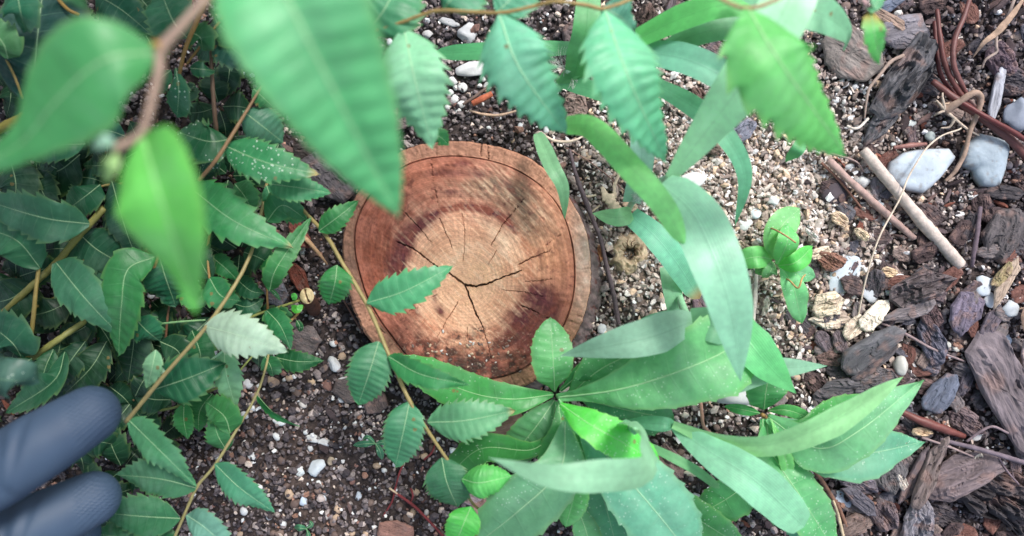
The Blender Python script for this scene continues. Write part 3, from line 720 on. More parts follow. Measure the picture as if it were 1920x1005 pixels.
LM = [('the large flat blue white stone',1735,320),('the notched blue grey stone',1853,300),('the long pale stick',1720,400),('the upright purple twig',1828,440),('the knotted bark piece',1712,540),('the white rubble',1835,545),('the diagonal grey twig',1730,640),('the long grey bark slab',1622,655),('the biggest bark slab',1878,735),('the slate blue chip',1763,735),
 ('the red brown twig',1745,795),('the second weed',1430,778),('the wide mauve bark piece',1798,890),('the layered bark bundle',1868,925),('the curved weed leaf',1540,930),('the striped bark block',1725,980),('the charcoal bark slab',1692,150),('the flat grey bark at the top',1592,100),('the red needle stalks',1790,100),('the dry straw coloured blade',1870,60),('the seedling',1456,492),('the frayed pale wood',1560,590),
 ('the hollow stub',1184,475),('the dark ground twig',1126,450),('the grass node',1256,334),('the stump top edge',870,240),('the white block stone',883,124),('the left stump edge',630,500),('the cut sapling stub',575,556),('the drooping leaf left of the stump',672,700),('the joined white lumps',593,830),('the largest pale stone in the soil',590,882),('the tiny green sprout',705,832),('the wine red stem',790,960),('the thin curving twig',440,812),('the gloved fingertips',230,820),
 ('the bright arched grass blade',1150,290),('the largest weed',1046,742),('the thin curled grass blade',1290,880),('the left foliage',330,500),('the hairy grass clump',1060,150),('the large pitted white stone',1380,735)]
def where(u, v):
    nm, x, y = min(LM, key=lambda q: (q[1] - u) ** 2 + (q[2] - v) ** 2)
    dx, dy = u - x, v - y; ff = 'just' if math.hypot(dx, dy) < 45 else 'a little'
    return ff + ' ' + (('right of ' if dx > 0 else 'left of ') if abs(dx) > abs(dy) else ('below ' if dy > 0 else 'above ')) + nm
# filler bark chips
fill_me = [chip_mesh('mulch_chip', 0.0075 * f, 0.0045 * f, 0.0017 * f, c, 900 + k, 0.8) for k, (f, c) in enumerate([(1, DB), (0.8, PB), (1.1, CH), (0.7, GY), (0.9, RB), (0.75, GB), (0.6, SL), (1.0, L(70, 56, 56))])]
cnt = 0
for k in range(900):
    u = rng.uniform(1460, 1990); v = rng.uniform(-40, 1045)
    pz = float(bark_zone(np.array([u]), np.array([v]))[0])
    if rng.uniform() > pz * (0.5 if v < 420 else 1.0): continue
    if cnt >= 190: break
    cnt += 1
    chip(u, v, 40, 25, rng.uniform(0, 360), DB, 'small ' + ['dark brown', 'purple brown', 'charcoal', 'grey', 'rust red', 'grey brown', 'slate', 'blackish'][k % 8] + ' bark chip ' + where(u, v), name='mulch_chip', group='small bark chips filling the mulch', me=fill_me[k % 8], seed=k, z=rng.uniform(-0.001, 0.002), tilt=0.35)

WH, BW, GW, CW = L(226, 228, 230), L(196, 208, 222), L(182, 188, 194), L(224, 214, 200)
stones = [
 (1916,212,56,66,10,L(150,158,172),'grey stone cut off by the right edge',5,0.5),
 (1300,337,54,30,-6,L(236,236,234),'white stone at the grass node',5,0.5),
 (1314,368,28,34,-30,L(238,238,236),'white stone just below the grass node stone',5,0.6),
 (1400,420,32,24,-20,L(236,238,240),'small white stone beside the drooping grass tip',5,0.6),
 (1420,398,22,24,0,L(226,234,240),'tiny bluish stone beside the drooping grass tip',5,0.6),
 (1452,376,24,22,0,L(232,234,236),'round white grain above the seedling',3,0.8),
 (1582,515,88,62,-58,L(204,216,224),'pale cracked stone flake under the brown wood chip',7,0.25),
 (1632,545,40,44,20,L(208,214,220),'pale stone behind the straw stalk',6,0.4),
 (1620,338,28,26,10,L(220,222,220),'white cube shaped stone between the two sticks',9,0.9),
 (1598,311,18,12,-20,L(228,232,232),'small white grain above the cube shaped stone',3,0.7),
 (1655,386,26,16,30,L(214,226,232),'bluish white grain on the thinner stick',3,0.7),
 (1880,578,36,32,20,L(190,196,200),'rounded pale grey pebble in the bark mulch',3,0.7),
 (1690,685,32,38,0,L(206,204,196),'pale rough pebble above the long leaf tips',4,0.8),
 (1742,694,18,18,0,L(214,206,190),'cream cube pebble right of the pale rough pebble',8,0.9),
 (1717,228,22,16,0,L(222,228,224),'oval white grain above the big blue white stone',2,0.7),
 (1752,253,20,20,0,L(186,196,192),'grey rounded grain above the big blue white stone',2,0.8),
 (1684,268,12,10,0,L(230,236,236),'tiny white grain left above the big blue white stone',2,0.8),
 (1356,100,24,42,-15,L(226,230,236),'white oblong pebble in the gap between grass blades',3,0.6),
 (883,124,62,34,-4,L(216,216,216),'white block stone above the stump behind the grass blade',8,0.6),
 (874,55,40,44,0,L(206,206,208),'pitted grey white stone under the twig',4,0.6),
 (840,36,44,14,20,L(196,196,198),'grey white sliver at the top beside the twig',4,0.6),
 (800,60,22,16,0,L(206,204,204),'small pale grain left of the pitted stone',3,0.7),
 (1380,735,94,60,-12,L(210,212,214),'large pitted white stone behind the second weed',6,0.5),
 (1398,772,46,26,-6,L(202,204,206),'smaller pitted white stone below the large one',5,0.5),
 (1130,617,20,22,0,L(222,224,228),'white pebble at the lower right of the stump',4,0.7),
 (1146,620,20,18,0,L(200,194,184),'cream pebble beside the white one right of the stump',4,0.7),
 (1309,938,24,22,0,L(222,226,236),'bluish white pebble between the weed leaves',4,0.7),
 (1299,893,28,12,10,L(226,220,196),'cream oval pebble behind the thin curled blade',2,0.6),
 (622,684,24,34,-20,L(226,228,230),'white lump left of the drooping serrated leaf',5,0.7),
 (640,722,32,26,0,L(232,234,236),'white lump below and right of the first one',5,0.7),
 (590,882,40,32,-30,L(214,222,228),'largest pale stone in the soil at the lower left',5,0.5),
 (555,892,18,20,-40,L(222,232,236),'triangular bluish chip left of the largest pale stone',6,0.5),
 (582,826,26,16,20,L(230,230,228),'white lump, left one of the joined pair in the soil',4,0.6),
 (604,834,26,16,10,L(230,230,230),'white lump, right one of the joined pair in the soil',4,0.6),
 (518,794,28,18,0,L(226,230,230),'white pebble under the narrow curled leaf',5,0.5),
 (566,943,14,22,0,L(206,220,236),'pale blue square pebble low in the soil',7,0.6),
 (605,938,12,14,0,L(206,212,222),'tiny bluish pebble right of the square one',4,0.6),
 (670,932,14,18,10,L(214,222,232),'small bluish pebble near the red stem',4,0.6),
 (617,868,14,18,20,L(176,160,140),'tan oval pebble beside the largest pale stone',2,0.7),
 (510,720,22,18,10,L(176,150,134),'tan angular pebble under the narrow curled leaf base',6,0.6),
 (580,718,16,14,10,L(206,178,148),'peach pebble in the soil left of the white lumps',5,0.6),
 (460,722,20,20,0,L(212,212,216),'white grain left of the thin twig',4,0.6),
 (1578,940,50,34,30,L(206,218,234),'blue white stone beside the dry stalk at the lower right',8,0.4),
 (1832,815,30,26,-30,L(220,220,218),'white stone under the forked grey twig',6,0.5),
 (1830,535,40,40,50,L(206,214,220),'white rubble piece at the end of the long stick',6,0.5),
 (1842,560,34,26,70,L(212,216,220),'second white rubble piece beside the mauve chip',6,0.5),
 (1888,640,26,34,20,L(160,176,196),'blue grey stone behind the big bark slab',6,0.5),
 (1777,645,20,14,20,L(222,222,212),'left cream pebble of the touching pair in the mulch',2,0.8),
 (1794,654,16,12,20,L(226,224,214),'right cream pebble of the touching pair in the mulch',2,0.8),
 (1810,606,12,12,0,L(226,230,230),'tiny white grain beside the mauve ridged chip',3,0.8),
 (1565,357,54,52,0,L(84,74,80),'round dark seed cap with pale bumps beside the thinner stick',2,0.35),
 (1573,103,24,16,0,L(220,214,210),'cream grain by the flat grey bark',3,0.6),
 (1570,186,16,12,0,L(226,226,226),'white grain beside the large leaf edge',3,0.6),
 (1690,20,16,12,-20,L(226,226,222),'white grain above the flat grey purple bark',3,0.6),
 (1265,140,16,14,0,L(236,234,232),'white grain under the pale mint blade',3,0.6),
 (1298,238,16,10,20,L(232,232,232),'oval white grain between the grass blades',3,0.6),
 (1258,265,14,10,0,L(236,236,236),'left of the two white grains above the grass node',3,0.6),
 (1276,268,20,10,0,L(238,238,238),'right of the two white grains above the grass node',3,0.6),
 (1239,308,14,14,0,L(228,230,234),'white grain left of the grass node',3,0.6),
]
for poly, th_, lab, c in [
 ([(1667,324),(1672,303),(1698,284),(1722,279),(1748,277),(1785,276),(1798,293),(1775,326),(1752,350),(1735,363),(1706,358),(1680,347)],0.0042,'large flat blue white stone beside the long pale stick',L(184,196,206)),
 ([(1806,290),(1812,272),(1824,262),(1843,248),(1872,255),(1896,264),(1898,280),(1890,318),(1879,348),(1862,352),(1842,349),(1831,333),(1827,320),(1808,311)],0.005,'notched blue grey stone beside the red needles',L(156,170,180))]:
    W_ = np.array([P(u, v, 0.006)[:2] for u, v in poly]); c0 = W_.mean(0)
    o = link('stone', slab_mesh('stone', (W_ - c0)[::-1], th_, c, 5, 0.5, mat=M_STONE, dome=0.35, rings=22, sect=120, stonelike=True), (c0[0], c0[1], 0.0030))
    tag(o, lab, 'stone')
for (u, v, w, h, a, c, lab, ag, tk) in stones:
    stone('stone' if 'pebble' not in lab and 'grain' not in lab else 'pebble', u, v, w, h, a, c, lab, 'stone' if 'pebble' not in lab and 'grain' not in lab else 'pebble', angular=ag, tk=tk)
for k, (u, v, s) in enumerate([(848,148,20),(866,160,20),(843,172,16),(852,184,18),(864,194,16),(838,198,12),(905,142,13),(912,156,15),(898,156,10),(858,206,13),(853,160,12),(1070,28,8),(1080,25,8),(1022,50,9),(1062,5,14)]):
    stone('perlite_grain', u, v, s, s * 0.9, k * 40, L(230, 230, 228), 'white rounded perlite grain in the cluster above the stump' if k < 11 else 'white grain among the dark soil at the top', 'perlite', 'perlite grains above the stump' if k < 11 else 'white grains at the top edge', angular=2, tk=0.8)
peb_me = {}
for k in range(5):
    for ci, c in enumerate([WH, L(206, 200, 196), L(196, 170, 146), L(132, 112, 104), L(110, 92, 86)]):
        peb_me[(k, ci)] = stone_mesh('pebble', 0.0021, 0.0017, 0.0012, c, 500 + k * 7 + ci, 5, 2)
for k in range(290):
    u = rng.uniform(250, 1960) if k % 3 else rng.uniform(430, 800); v = rng.uniform(0, 1005) if k % 3 else rng.uniform(620, 1005)
    if math.hypot(u - 875, v - 502) < 245: continue
    ci = int(rng.choice(5, p=[0.26, 0.17, 0.2, 0.2, 0.17]))
    sc = rng.uniform(0.55, 1.25) * (1.0 if ci > 1 else 0.85)
    p = P(u, v, 0.002)
    o = link('pebble', peb_me[(k % 5, ci)], (p[0], p[1], float(gz(p[0], p[1])) + 0.0012 * sc), None, (0, 0, rng.uniform(0, 6)))
    o.scale = (sc,) * 3
    tag(o, ['small white pebble ', 'small grey pebble ', 'small tan pebble ', 'small brown clod ', 'small dark clod '][ci] + where(u, v), 'pebble', ['scattered white pebbles', 'scattered grey pebbles', 'scattered tan pebbles', 'scattered brown clods', 'scattered dark clods'][ci])
for k in range(46):    # specks of grit lying on the cut face
    u = rng.normal(880, 55); v = rng.normal(662, 22)
    if v > 705 or not on_stump(u, v): continue
    sc = rng.uniform(0.14, 0.36); p = P(u, v, ZT)
    o = link('grit_speck', peb_me[(k % 5, [3, 2, 1, 4][k % 4])], (p[0], p[1], ZT + 0.0002), None, (0, 0, rng.uniform(0, 6)))
    o.scale = (sc * 1.4, sc, sc)
    tag(o, 'tiny speck of grit lying on the lower part of the cut stump', 'grit', 'grit specks on the stump')

# ------------------------------------------------------------------ sticks, roots, needles on the ground
def stick(name, pts, r, col, label, cat, group=None, bump=0.12, sides=10, mat=None, flat=1.0, seed=1):
    o = stem(name, pts, r, mat or M_WOOD, seed=seed, bump=bump, sides=sides, col=col, flat=flat)
    return tag(o, label, cat, group)
stick('dry_stick', [(1618,281,6),(1665,338,7),(1720,405,8),(1770,462,8),(1800,497,7)], [9,11.5,10,10.5,12.5,11,12], L(190,176,166), 'long smooth pale stick lying across the gravel beside the blue white stone', 'stick', bump=0.09)
stick('dry_stick', [(1553,300,5),(1600,345,6),(1655,395,6),(1714,447,5)], [7,7,7,6], L(166,140,132), 'shorter pinkish brown stick left of the long pale one', 'stick')
stick('thin_twig', [(1512,275,5),(1560,288,6),(1605,303,5),(1619,322,3)], [2.5,2.4,2,1], L(150,130,124), 'thin curved twig from the serrated leaf tip to the sticks', 'twig')
stick('thin_twig', [(1540,305,4),(1575,340,4),(1615,390,4)], [2.5,2.5,2], L(120,86,74), 'thin brown twig along the left of the pinkish stick', 'twig')
stick('ground_twig', [(1068,280,4),(1078,320,6),(1088,352,7),(1107,400,7),(1126,450,7),(1140,510,6),(1152,560,6),(1160,608,5)], [3,3.5,5,4,4,4.2,4.6,4], L(104,90,94), 'long dark twig on the soil just right of the stump', 'twig')
stick('straw', [(1804,236,7),(1798,243,9),(1767,254,10),(1740,275,11),(1719,305,12),(1702,335,12),(1686,375,13),(1649,444,13),(1625,518,10),(1609,593,4)], [1.6]*10, L(206,190,172), 'long thin dry straw bowed over the blue white stone', 'straw', bump=0.03)
stick('thin_twig', [(1630,597,5),(1690,622,7),(1750,655,8),(1810,678,5)], [2.2,2.6,2.4,2], L(140,122,122), 'thin grey twig lying diagonally over the bark mulch', 'twig')
stick('thin_twig', [(1728,820,7),(1780,838,9),(1826,857,7)], [2.4,2.2,1.6], L(142,124,122), 'thin grey twig starting under the lower leaf tip', 'twig')
stick('forked_twig', [(1762,824,7),(1820,838,10),(1870,852,12),(1935,872,12)], [4,4.2,4.5,5], L(112,100,108), 'dark grey twig running off the right edge above the layered bark', 'twig')
stick('thin_twig', [(1812,828,8),(1840,808,11),(1862,800,12),(1890,812,11)], [2.4]*4, L(128,112,116), 'short bent grey twig at the foot of the big bark slab', 'twig')
stick('thin_twig', [(1872,858,8),(1890,885,8),(1910,908,7)], [1.8]*3, L(120,104,110), 'short thin twig over the layered bark', 'twig')
stick('upright_twig', [(1838,388,8),(1832,440,10),(1825,480,9),(1822,500,6)], [3.6,4.2,4.2,3.8], L(104,90,98), 'thin purple grey twig standing along the large dark bark piece', 'twig')
stick('red_twig', [(1690,772,6),(1725,788,8),(1765,803,8),(1808,818,6)], [6,8,8,5], L(104,58,52), 'short glossy red brown twig below the pointed leaf tip', 'twig', mat=M_STEM)
RN = L(96, 54, 50)
stick('pine_needle', [(1757,18,8),(1763,70,10),(1772,120,10),(1800,175,9),(1830,205,8)], [3.5,4.5,5,5,5], RN, 'thick red brown needle stalk, middle one of the three', 'pine needle', mat=M_STEM)
stick('pine_needle', [(1752,40,5),(1756,90,6),(1764,140,6),(1790,178,5)], [3.5,4,4,4], L(92,44,42), 'red brown needle stalk half hidden behind the middle one', 'pine needle', mat=M_STEM)
stick('pine_needle', [(1822,-15,8),(1808,30,11),(1790,75,12),(1789,125,12),(1812,176,9)], [4,4.5,5,5,4], L(104,66,62), 'curved red brown needle stalk reaching the top edge', 'pine needle', mat=M_STEM)
stick('pine_needle', [(1748,152,6),(1790,184,9),(1850,226,10),(1895,262,9),(1940,312,8)], [5,8,8,8,7], L(100,60,56), 'thickest red brown needle bundle sloping to the right edge', 'pine needle', mat=M_STEM)
stick('pine_needle', [(1800,190,12),(1850,220,14),(1900,248,13),(1950,280,12)], [4,5,5,4], L(96,44,42), 'slimmer dark red needle lying on the thickest bundle', 'pine needle', mat=M_STEM)
stick('pine_needle', [(1675,277,4),(1705,273,5),(1737,270,4)], [3.5,5,3], L(134,92,84), 'short red brown needle above the large blue white stone', 'pine needle', mat=M_STEM)
chip(1876,175,150,22,-80,L(166,168,176),'flat pale grey wooden lath standing beside the needles', name='wooden_lath', cat='wood strip', rough=0.3, tk=0.5, z=0.003, grain=10)
stick('root_piece', [(1772,207,8),(1800,190,12),(1828,174,14),(1839,186,13),(1832,214,11),(1818,250,9),(1808,290,7),(1790,322,5),(1772,340,3)], [9,6,6,5.5,4.5,4,4,4,3], L(158,134,118), 'bent tan root with frayed end left of the notched stone', 'root')
for k, pl in enumerate([[(1772,207,9),(1762,195,11),(1756,188,10)],[(1772,207,9),(1768,186,12),(1767,174,12)],[(1772,207,9),(1760,212,9),(1752,216,6)],[(1778,212,9),(1790,222,8),(1806,236,9),(1822,247,8),(1836,254,7)],[(1790,224,8),(1780,238,6),(1764,240,5)]]):
    stick('rootlet', pl, [3, 2.2, 1.4], L(196, 178, 160), ['short pale rootlet at the frayed root end pointing up left', 'short pale rootlet at the frayed root end pointing up', 'short pale rootlet at the frayed root end pointing left', 'pale rootlet reaching from the frayed end to the notched stone', 'thin hooked rootlet below the frayed end'][k], 'root')
stick('dry_grass', [(1925,-10,14),(1900,25,14),(1870,60,13),(1845,80,12),(1824,108,7)], [2,5,7,5,1], L(166,140,120), 'flat straw coloured dry blade at the upper right', 'dry leaf', flat=0.2)
stick('root_piece', [(1905,-10,8),(1888,35,9),(1870,62,9),(1868,85,9),(1868,98,8),(1848,112,7),(1841,128,5)], [3,3,2.6,2.6,2.6,2.6,2], L(166,148,138), 'thin pale wavy root hanging beside the dry blade', 'root')
stick('root_piece', [(1694,104,7),(1670,116,8),(1650,140,9),(1630,166,8),(1624,195,7),(1621,222,5)], [3.5,3.5,3,3,2,1.6], L(160,140,128), 'pale curved root left of the charcoal bark slab', 'root')
stick('root_piece', [(1628,222,4),(1612,238,5),(1600,241,5),(1588,236,4)], [2.5]*4, L(216,206,194), 'short pale rootlet beside the large leaf tip', 'root')
stick('root_piece', [(1006,272,6),(1004,258,10),(1012,250,12),(1022,254,11)], [4,5,5,3], L(206,190,176), 'pale root loop touching the upper right of the stump', 'root')
stick('root_piece', [(1020,254,7),(1040,264,7),(1062,266,7),(1080,262,6),(1092,256,5)], [2.4,2.8,2.8,2.6,1.5], L(206,186,168), 'pale root running right from the stump edge', 'root')
stick('thin_twig', [(1060,276,4),(1100,300,5),(1140,330,5),(1172,360,4)], [1.2]*4, L(138,108,98), 'hair thin reddish twig crossing the soil right of the stump', 'twig')
stick('dry_stalk', [(1596,1010,6),(1572,950,8),(1562,935,8),(1540,900,7),(1510,860,6),(1490,838,4)], [3.5,3.5,4,4,4,3.5], L(118,88,74), 'dry brown stalk along the curved green leaf at the bottom', 'stalk')
stick('dry_stalk', [(1582,1010,8),(1570,960,9),(1562,938,9)], [3,3,2], L(180,164,136), 'pale upper bit of the dry stalk at the bottom edge', 'stalk')
stick('dry_stalk', [(1314,752,3),(1316,775,6),(1320,800,7),(1340,818,4)], [3,3.4,3,2.5], L(176,136,120), 'pinkish curled root left of the second weed', 'root')
stick('dry_stalk', [(1407,520,4),(1405,560,5),(1408,600,5),(1412,650,4)], [1.5]*4, L(206,196,186), 'hair thin dry straw beside the long grass blade', 'straw')
stick('dry_stalk', [(1418,515,4),(1416,560,6),(1412,605,6),(1418,630,5)], [3.5,4,4,3], L(206,194,186), 'pale dry stalk right of the long grass blade', 'straw')
RS = L(122, 56, 58)
stick('red_twig', [(733,918,4),(775,948,5),(812,985,5),(840,1015,5)], [2.5,2.8,2.4,2.2], RS, 'thin wine red stem reaching the bottom edge', 'stem')
for k, pl in enumerate([[(756,870,3),(748,890,5),(742,912,4)],[(742,912,4),(735,940,4),(718,968,3)],[(770,915,3),(774,930,4),(768,945,3)],[(795,862,3),(810,848,4),(818,826,3)],[(730,915,6),(734,918,6),(745,926,5)]]):
    stick('red_twig', pl, [2, 1.8, 1.4], RS if k < 4 else L(206, 180, 150), ['thin red stem bit below the serrated leaf tip', 'thin red stem bit sloping to the pinkish flake', 'tiny red stem bit beside the round serrated leaf', 'thin red stem bit behind the pale serrated leaf', 'pale tip at the head of the wine red stem'][k], 'stem')
stick('copper_twig', [(886,194,8),(900,187,9),(922,176,8)], [5.5,6,5.5], L(176,98,72), 'short copper brown twig above the stump', 'twig', bump=0.05)
stick('thin_twig', [(868,196,6),(895,178,7),(925,154,7)], [2.5,3,2], L(116,98,90), 'thin dark twig beside the copper brown twig', 'twig')
stick('thin_twig', [(880,207,5),(905,214,5),(935,216,5),(968,208,4)], [2,2.6,2.6,1.8], L(184,156,134), 'tan twig on the soil just above the stump', 'twig')
stick('thin_twig', [(558,432,6),(580,455,10),(600,478,9),(614,496,5)], [4,4.5,3.5,1.5], L(176,142,110), 'tan pointed stick end left of the stump', 'twig')
stick('thin_twig', [(640,555,4),(660,590,5),(680,625,4)], [1.5]*3, L(120,90,82), 'fine root across the gravel left of the stump', 'twig')
stick('thin_twig', [(1125,385,4),(1108,398,5),(1098,402,4)], [2]*3, L(190,170,146), 'tiny tan twig beside the small grass blade', 'twig')
# curled dry leaf scrap
stick('dry_leaf_scrap', [(1128,350,4),(1140,372,7),(1155,390,8),(1175,395,6)], [2,10,9,3], L(200,182,156), 'crumpled tan dry leaf scrap by the small grass node', 'dry leaf', flat=0.3, bump=0.5)
stick('dry_leaf_scrap', [(1152,372,6),(1152,350,7),(1162,325,7)], [4,3,2.5], L(206,184,160), 'curled dry strip rising from the tan scrap', 'dry leaf', flat=0.3, bump=0.4)
stick('dry_leaf_scrap', [(1118,366,5),(1100,368,5),(1092,360,4)], [2]*3, L(206,188,164), 'pale forked dry shred left of the tan scrap', 'dry leaf', flat=0.4)
# hollow dead stub
def stub():
    t = thing('hollow_stub', 'hollow tan dead stem stub with frayed rim, right of the dark twig', 'stub', P(1184, 475, 0))
    nr, na = 34, 64
    q = np.linspace(0, 1, nr)[:, None]; a = np.linspace(0, 2 * np.pi, na, endpoint=False)[None]
    s = PX(0.004); R0 = 40 * s
    lob = 1 + 0.5 * (fbm(np.cos(a) * 1.6 + 3, np.sin(a) * 1.6 + 3, 3, 5) - 0.5) * 2
    rad = (0.16 + 0.9 * q) * R0 * lob
    hz = 0.0042 * np.sin(np.clip(q * 1.15 + 0.02, 0, 1) * np.pi) ** 0.6 - 0.004 * (q < 0.06)
    hz = hz + 0.0042 * (fbm(np.cos(a) * q * 6 + 9, np.sin(a) * q * 6 + 9, 4, 13) - 0.5) + 0.001 * (vn(a * 8, q * 2, 3) - 0.5)
    p0 = P(1184, 475, 0.003)
    V = np.stack([p0[0] + rad * np.cos(a), p0[1] + rad * np.sin(a) * 1.15, float(gz(p0[0], p0[1])) + 0.001 + hz - 0.003 * q ** 4], -1)
    n = fbm(np.cos(a) * q * 7, np.sin(a) * q * 7, 4, 17)[..., None]
    C = np.array(L(150, 122, 96)) * (1 - n) + np.array(L(226, 206, 176)) * n
    k = (1 - sstep(0.02, 0.2, q))[..., None]; C = C * (1 - k) + np.array(L(50, 36, 28)) * k
    i = np.arange(nr - 1)[:, None] * na; j = np.arange(na)[None]; j2 = (j + 1) % na
    F = np.stack([i + j, i + na + j, i + na + j2, i + j2], -1).reshape(-1, 4)
    put('rim', V.reshape(-1, 3), F, M_WOOD, P(1184, 475, 0), t, col=np.clip(C, 0.01, 0.8).reshape(-1, 3))
    for k in range(9):
        an = k * 0.7
        stem('fibre', [(1182 + 9 * math.cos(an), 468 + 8 * math.sin(an), 5), (1182 + 13 * math.cos(an), 466 + 12 * math.sin(an), 8), (1182 + 19 * math.cos(an + 0.3), 466 + 18 * math.sin(an + 0.3), 8)], [1.3, 1, 0.6], M_WOOD, t, n=6, sides=5, col=L(110, 84, 62))
stub()

# ------------------------------------------------------------------ leaves
PROF = {
 'elm': ([0, .03, .09, .2, .34, .5, .65, .8, .9, .96, 1], [0.06, .42, .72, .94, 1, .91, .73, .46, .25, .11, 0]),
 'tri': ([0, .04, .12, .25, .45, .63, .82, .93, 1], [.06, .5, .85, 1, .87, .68, .40, .17, 0]),
 'drop': ([0, .03, .1, .22, .36, .5, .66, .82, .93, 1], [.06, .42, .78, .97, 1, .88, .62, .36, .17, 0]),
 'drop2': ([0, .05, .15, .28, .42, .55, .7, .85, 1], [.1, .5, .88, 1, .88, .62, .37, .27, .12]),
 'point': ([0, .1, .3, .48, .68, .86, 1], [.16, .5, .94, 1, .76, .38, 0]),
 'elmw': ([0, .03, .09, .2, .36, .52, .68, .82, .92, .97, 1], [0.06, .45, .78, .97, 1, .94, .80, .58, .34, .15, 0]),
 'lance': ([0, .08, .22, .42, .62, .78, .9, .97, 1], [.13, .18, .45, .85, 1, .86, .52, .2, 0]),
 'wide': ([0, .06, .2, .4, .6, .78, .9, .97, 1], [.12, .3, .72, .97, 1, .8, .48, .2, 0]),
 'oval': ([0, .08, .25, .45, .65, .83, .94, 1], [.10, .38, .85, 1, .95, .66, .32, 0]),
 'fan': ([0, .15, .4, .7, .9, 1], [.22, .5, .85, 1, .95, .8]),
 'grass': ([0, .05, .25, .45, .65, .82, .93, 1], [.5, .75, 1, .97, .78, .47, .2, 0]),
 'spear': ([0, .08, .28, .5, .75, .9, 1], [.45, .75, 1, .86, .48, .2, 0]),
 'sweep': ([0, .15, .4, .62, .82, .93, 1], [.25, .52, .86, 1, .66, .3, 0]),
 'blunt': ([0, .12, .35, .6, .85, .95, 1], [.2, .5, .85, 1, .88, .7, .45]),
 'obl': ([0, .08, .25, .5, .74, .9, .97, 1], [.1, .16, .42, .82, 1, .82, .5, 0]),
 'strap': ([0, .3, .6, .85, .95, 1], [.75, 1, 1, .86, .55, 0]),
}
TONE = {  # dark and deep: shade under the left foliage put into the leaf green
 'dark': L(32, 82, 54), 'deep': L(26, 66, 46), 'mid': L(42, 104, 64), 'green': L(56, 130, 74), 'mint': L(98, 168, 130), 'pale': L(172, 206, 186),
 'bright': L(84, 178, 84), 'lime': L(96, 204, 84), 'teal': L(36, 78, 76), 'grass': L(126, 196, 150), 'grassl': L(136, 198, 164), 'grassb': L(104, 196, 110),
 'weed': L(96, 176, 110), 'weedd': L(62, 140, 84), 'near': L(84, 172, 92), 'nearl': L(104, 196, 88), 'pink': L(186, 140, 120),
}
def leaf_geo(C, wid, kind, fold, roll, teeth, amp, curl, wave, seed, ns=6, pleat=1.0):
    nrow = len(C); t = np.linspace(0, 1, nrow)
    xp, fp = PROF[kind]
    tt = np.linspace(0, 1, 241); ff = np.interp(tt, xp, fp); kk = np.ones(9) / 9
    fs = np.convolve(np.pad(ff, 4, 'edge'), kk, 'valid'); fs = fs * (1 - (tt > 0.97) * ((tt - 0.97) / 0.03)); w = np.interp(t, tt, fs) * wid / 2
    rl = roll if np.ndim(roll) == 0 else np.interp(t, np.linspace(0, 1, len(roll)), roll)
    T, N, B = frames(C, rl)
    rs = np.random.default_rng(seed)
    s = np.linspace(0, 1, ns + 1)[1:] ** 0.92
    rows = []; uvs = []
    ph = (t * teeth + 0.15 + 0.35 * (vn(t * teeth * 0.8 + seed, t * 0, seed) - 0.5)) % 1.0
    pleat = pleat * rs.uniform(0.35, 1.1)
    fade = np.clip(1 - t, 0, 1) ** 0.5
    for side in (1, -1):
        phs = (ph + (0.0 if side > 0 else 0.37)) % 1.0
        asym = 1 + 0.05 * side * rs.uniform(-1, 1)
        tooth = 1.15 * amp * (phs ** 1.2 - 0.5) * (0.7 + 0.6 * rs.uniform(0, 1, nrow // 5 + 2)[(np.arange(nrow) // 5)])
        if kind in ('lance', 'wide', 'point', 'obl'): tooth = amp * np.where(phs > 0.55, (phs - 0.55) * 2.4, 0) * (t > 0.2)
        ed = 1 + (tooth if teeth else 0) 
        side_rows = []
        for k in range(ns):
            sc = s[k]
            we = w * asym * (sc if k < ns - 1 else ed * 1.0)
            th = R(fold) + curl * sc
            fw = we * (0.28 if teeth else 0.0) * fade + (we * 0.16 * phs * amp * 4 * (1 if (k == ns - 1 and teeth) else 0)) * fade
            h = pleat * wid * 0.012 * np.sin(ph * 2 * np.pi) * math.sin(sc * math.pi) * (1 if teeth else 0)
            h = h + wave * wid * (vn(t * 5 + seed * 1.3 + side * 7, t * 0 + sc * 1.2 + seed, seed) - 0.5) * sc
            V = C + side * B * (we * math.cos(th))[:, None] + N * ((we * math.sin(th)) + h)[:, None] + T * fw[:, None]
            side_rows.append(V); uvs.append((side, sc))
        rows.append(side_rows)
    cols = [rows[0][k] for k in range(ns - 1, -1, -1)] + [C] + rows[1]
    V = np.stack(cols, 1)                      # nrow x (2ns+1)
    m = 2 * ns + 1
    i = np.arange(nrow - 1)[:, None] * m + np.arange(m - 1)[None]
    F = np.stack([i, i + 1, i + m + 1, i + m], -1).reshape(-1, 4)
    sv = np.concatenate([s[::-1], [0], -s])
    UV = np.stack([np.repeat((t * (teeth if teeth else 8) + 0.15), m), np.tile(sv, nrow)], 1)
    return V.reshape(-1, 3), F, UV, T, N, B, w
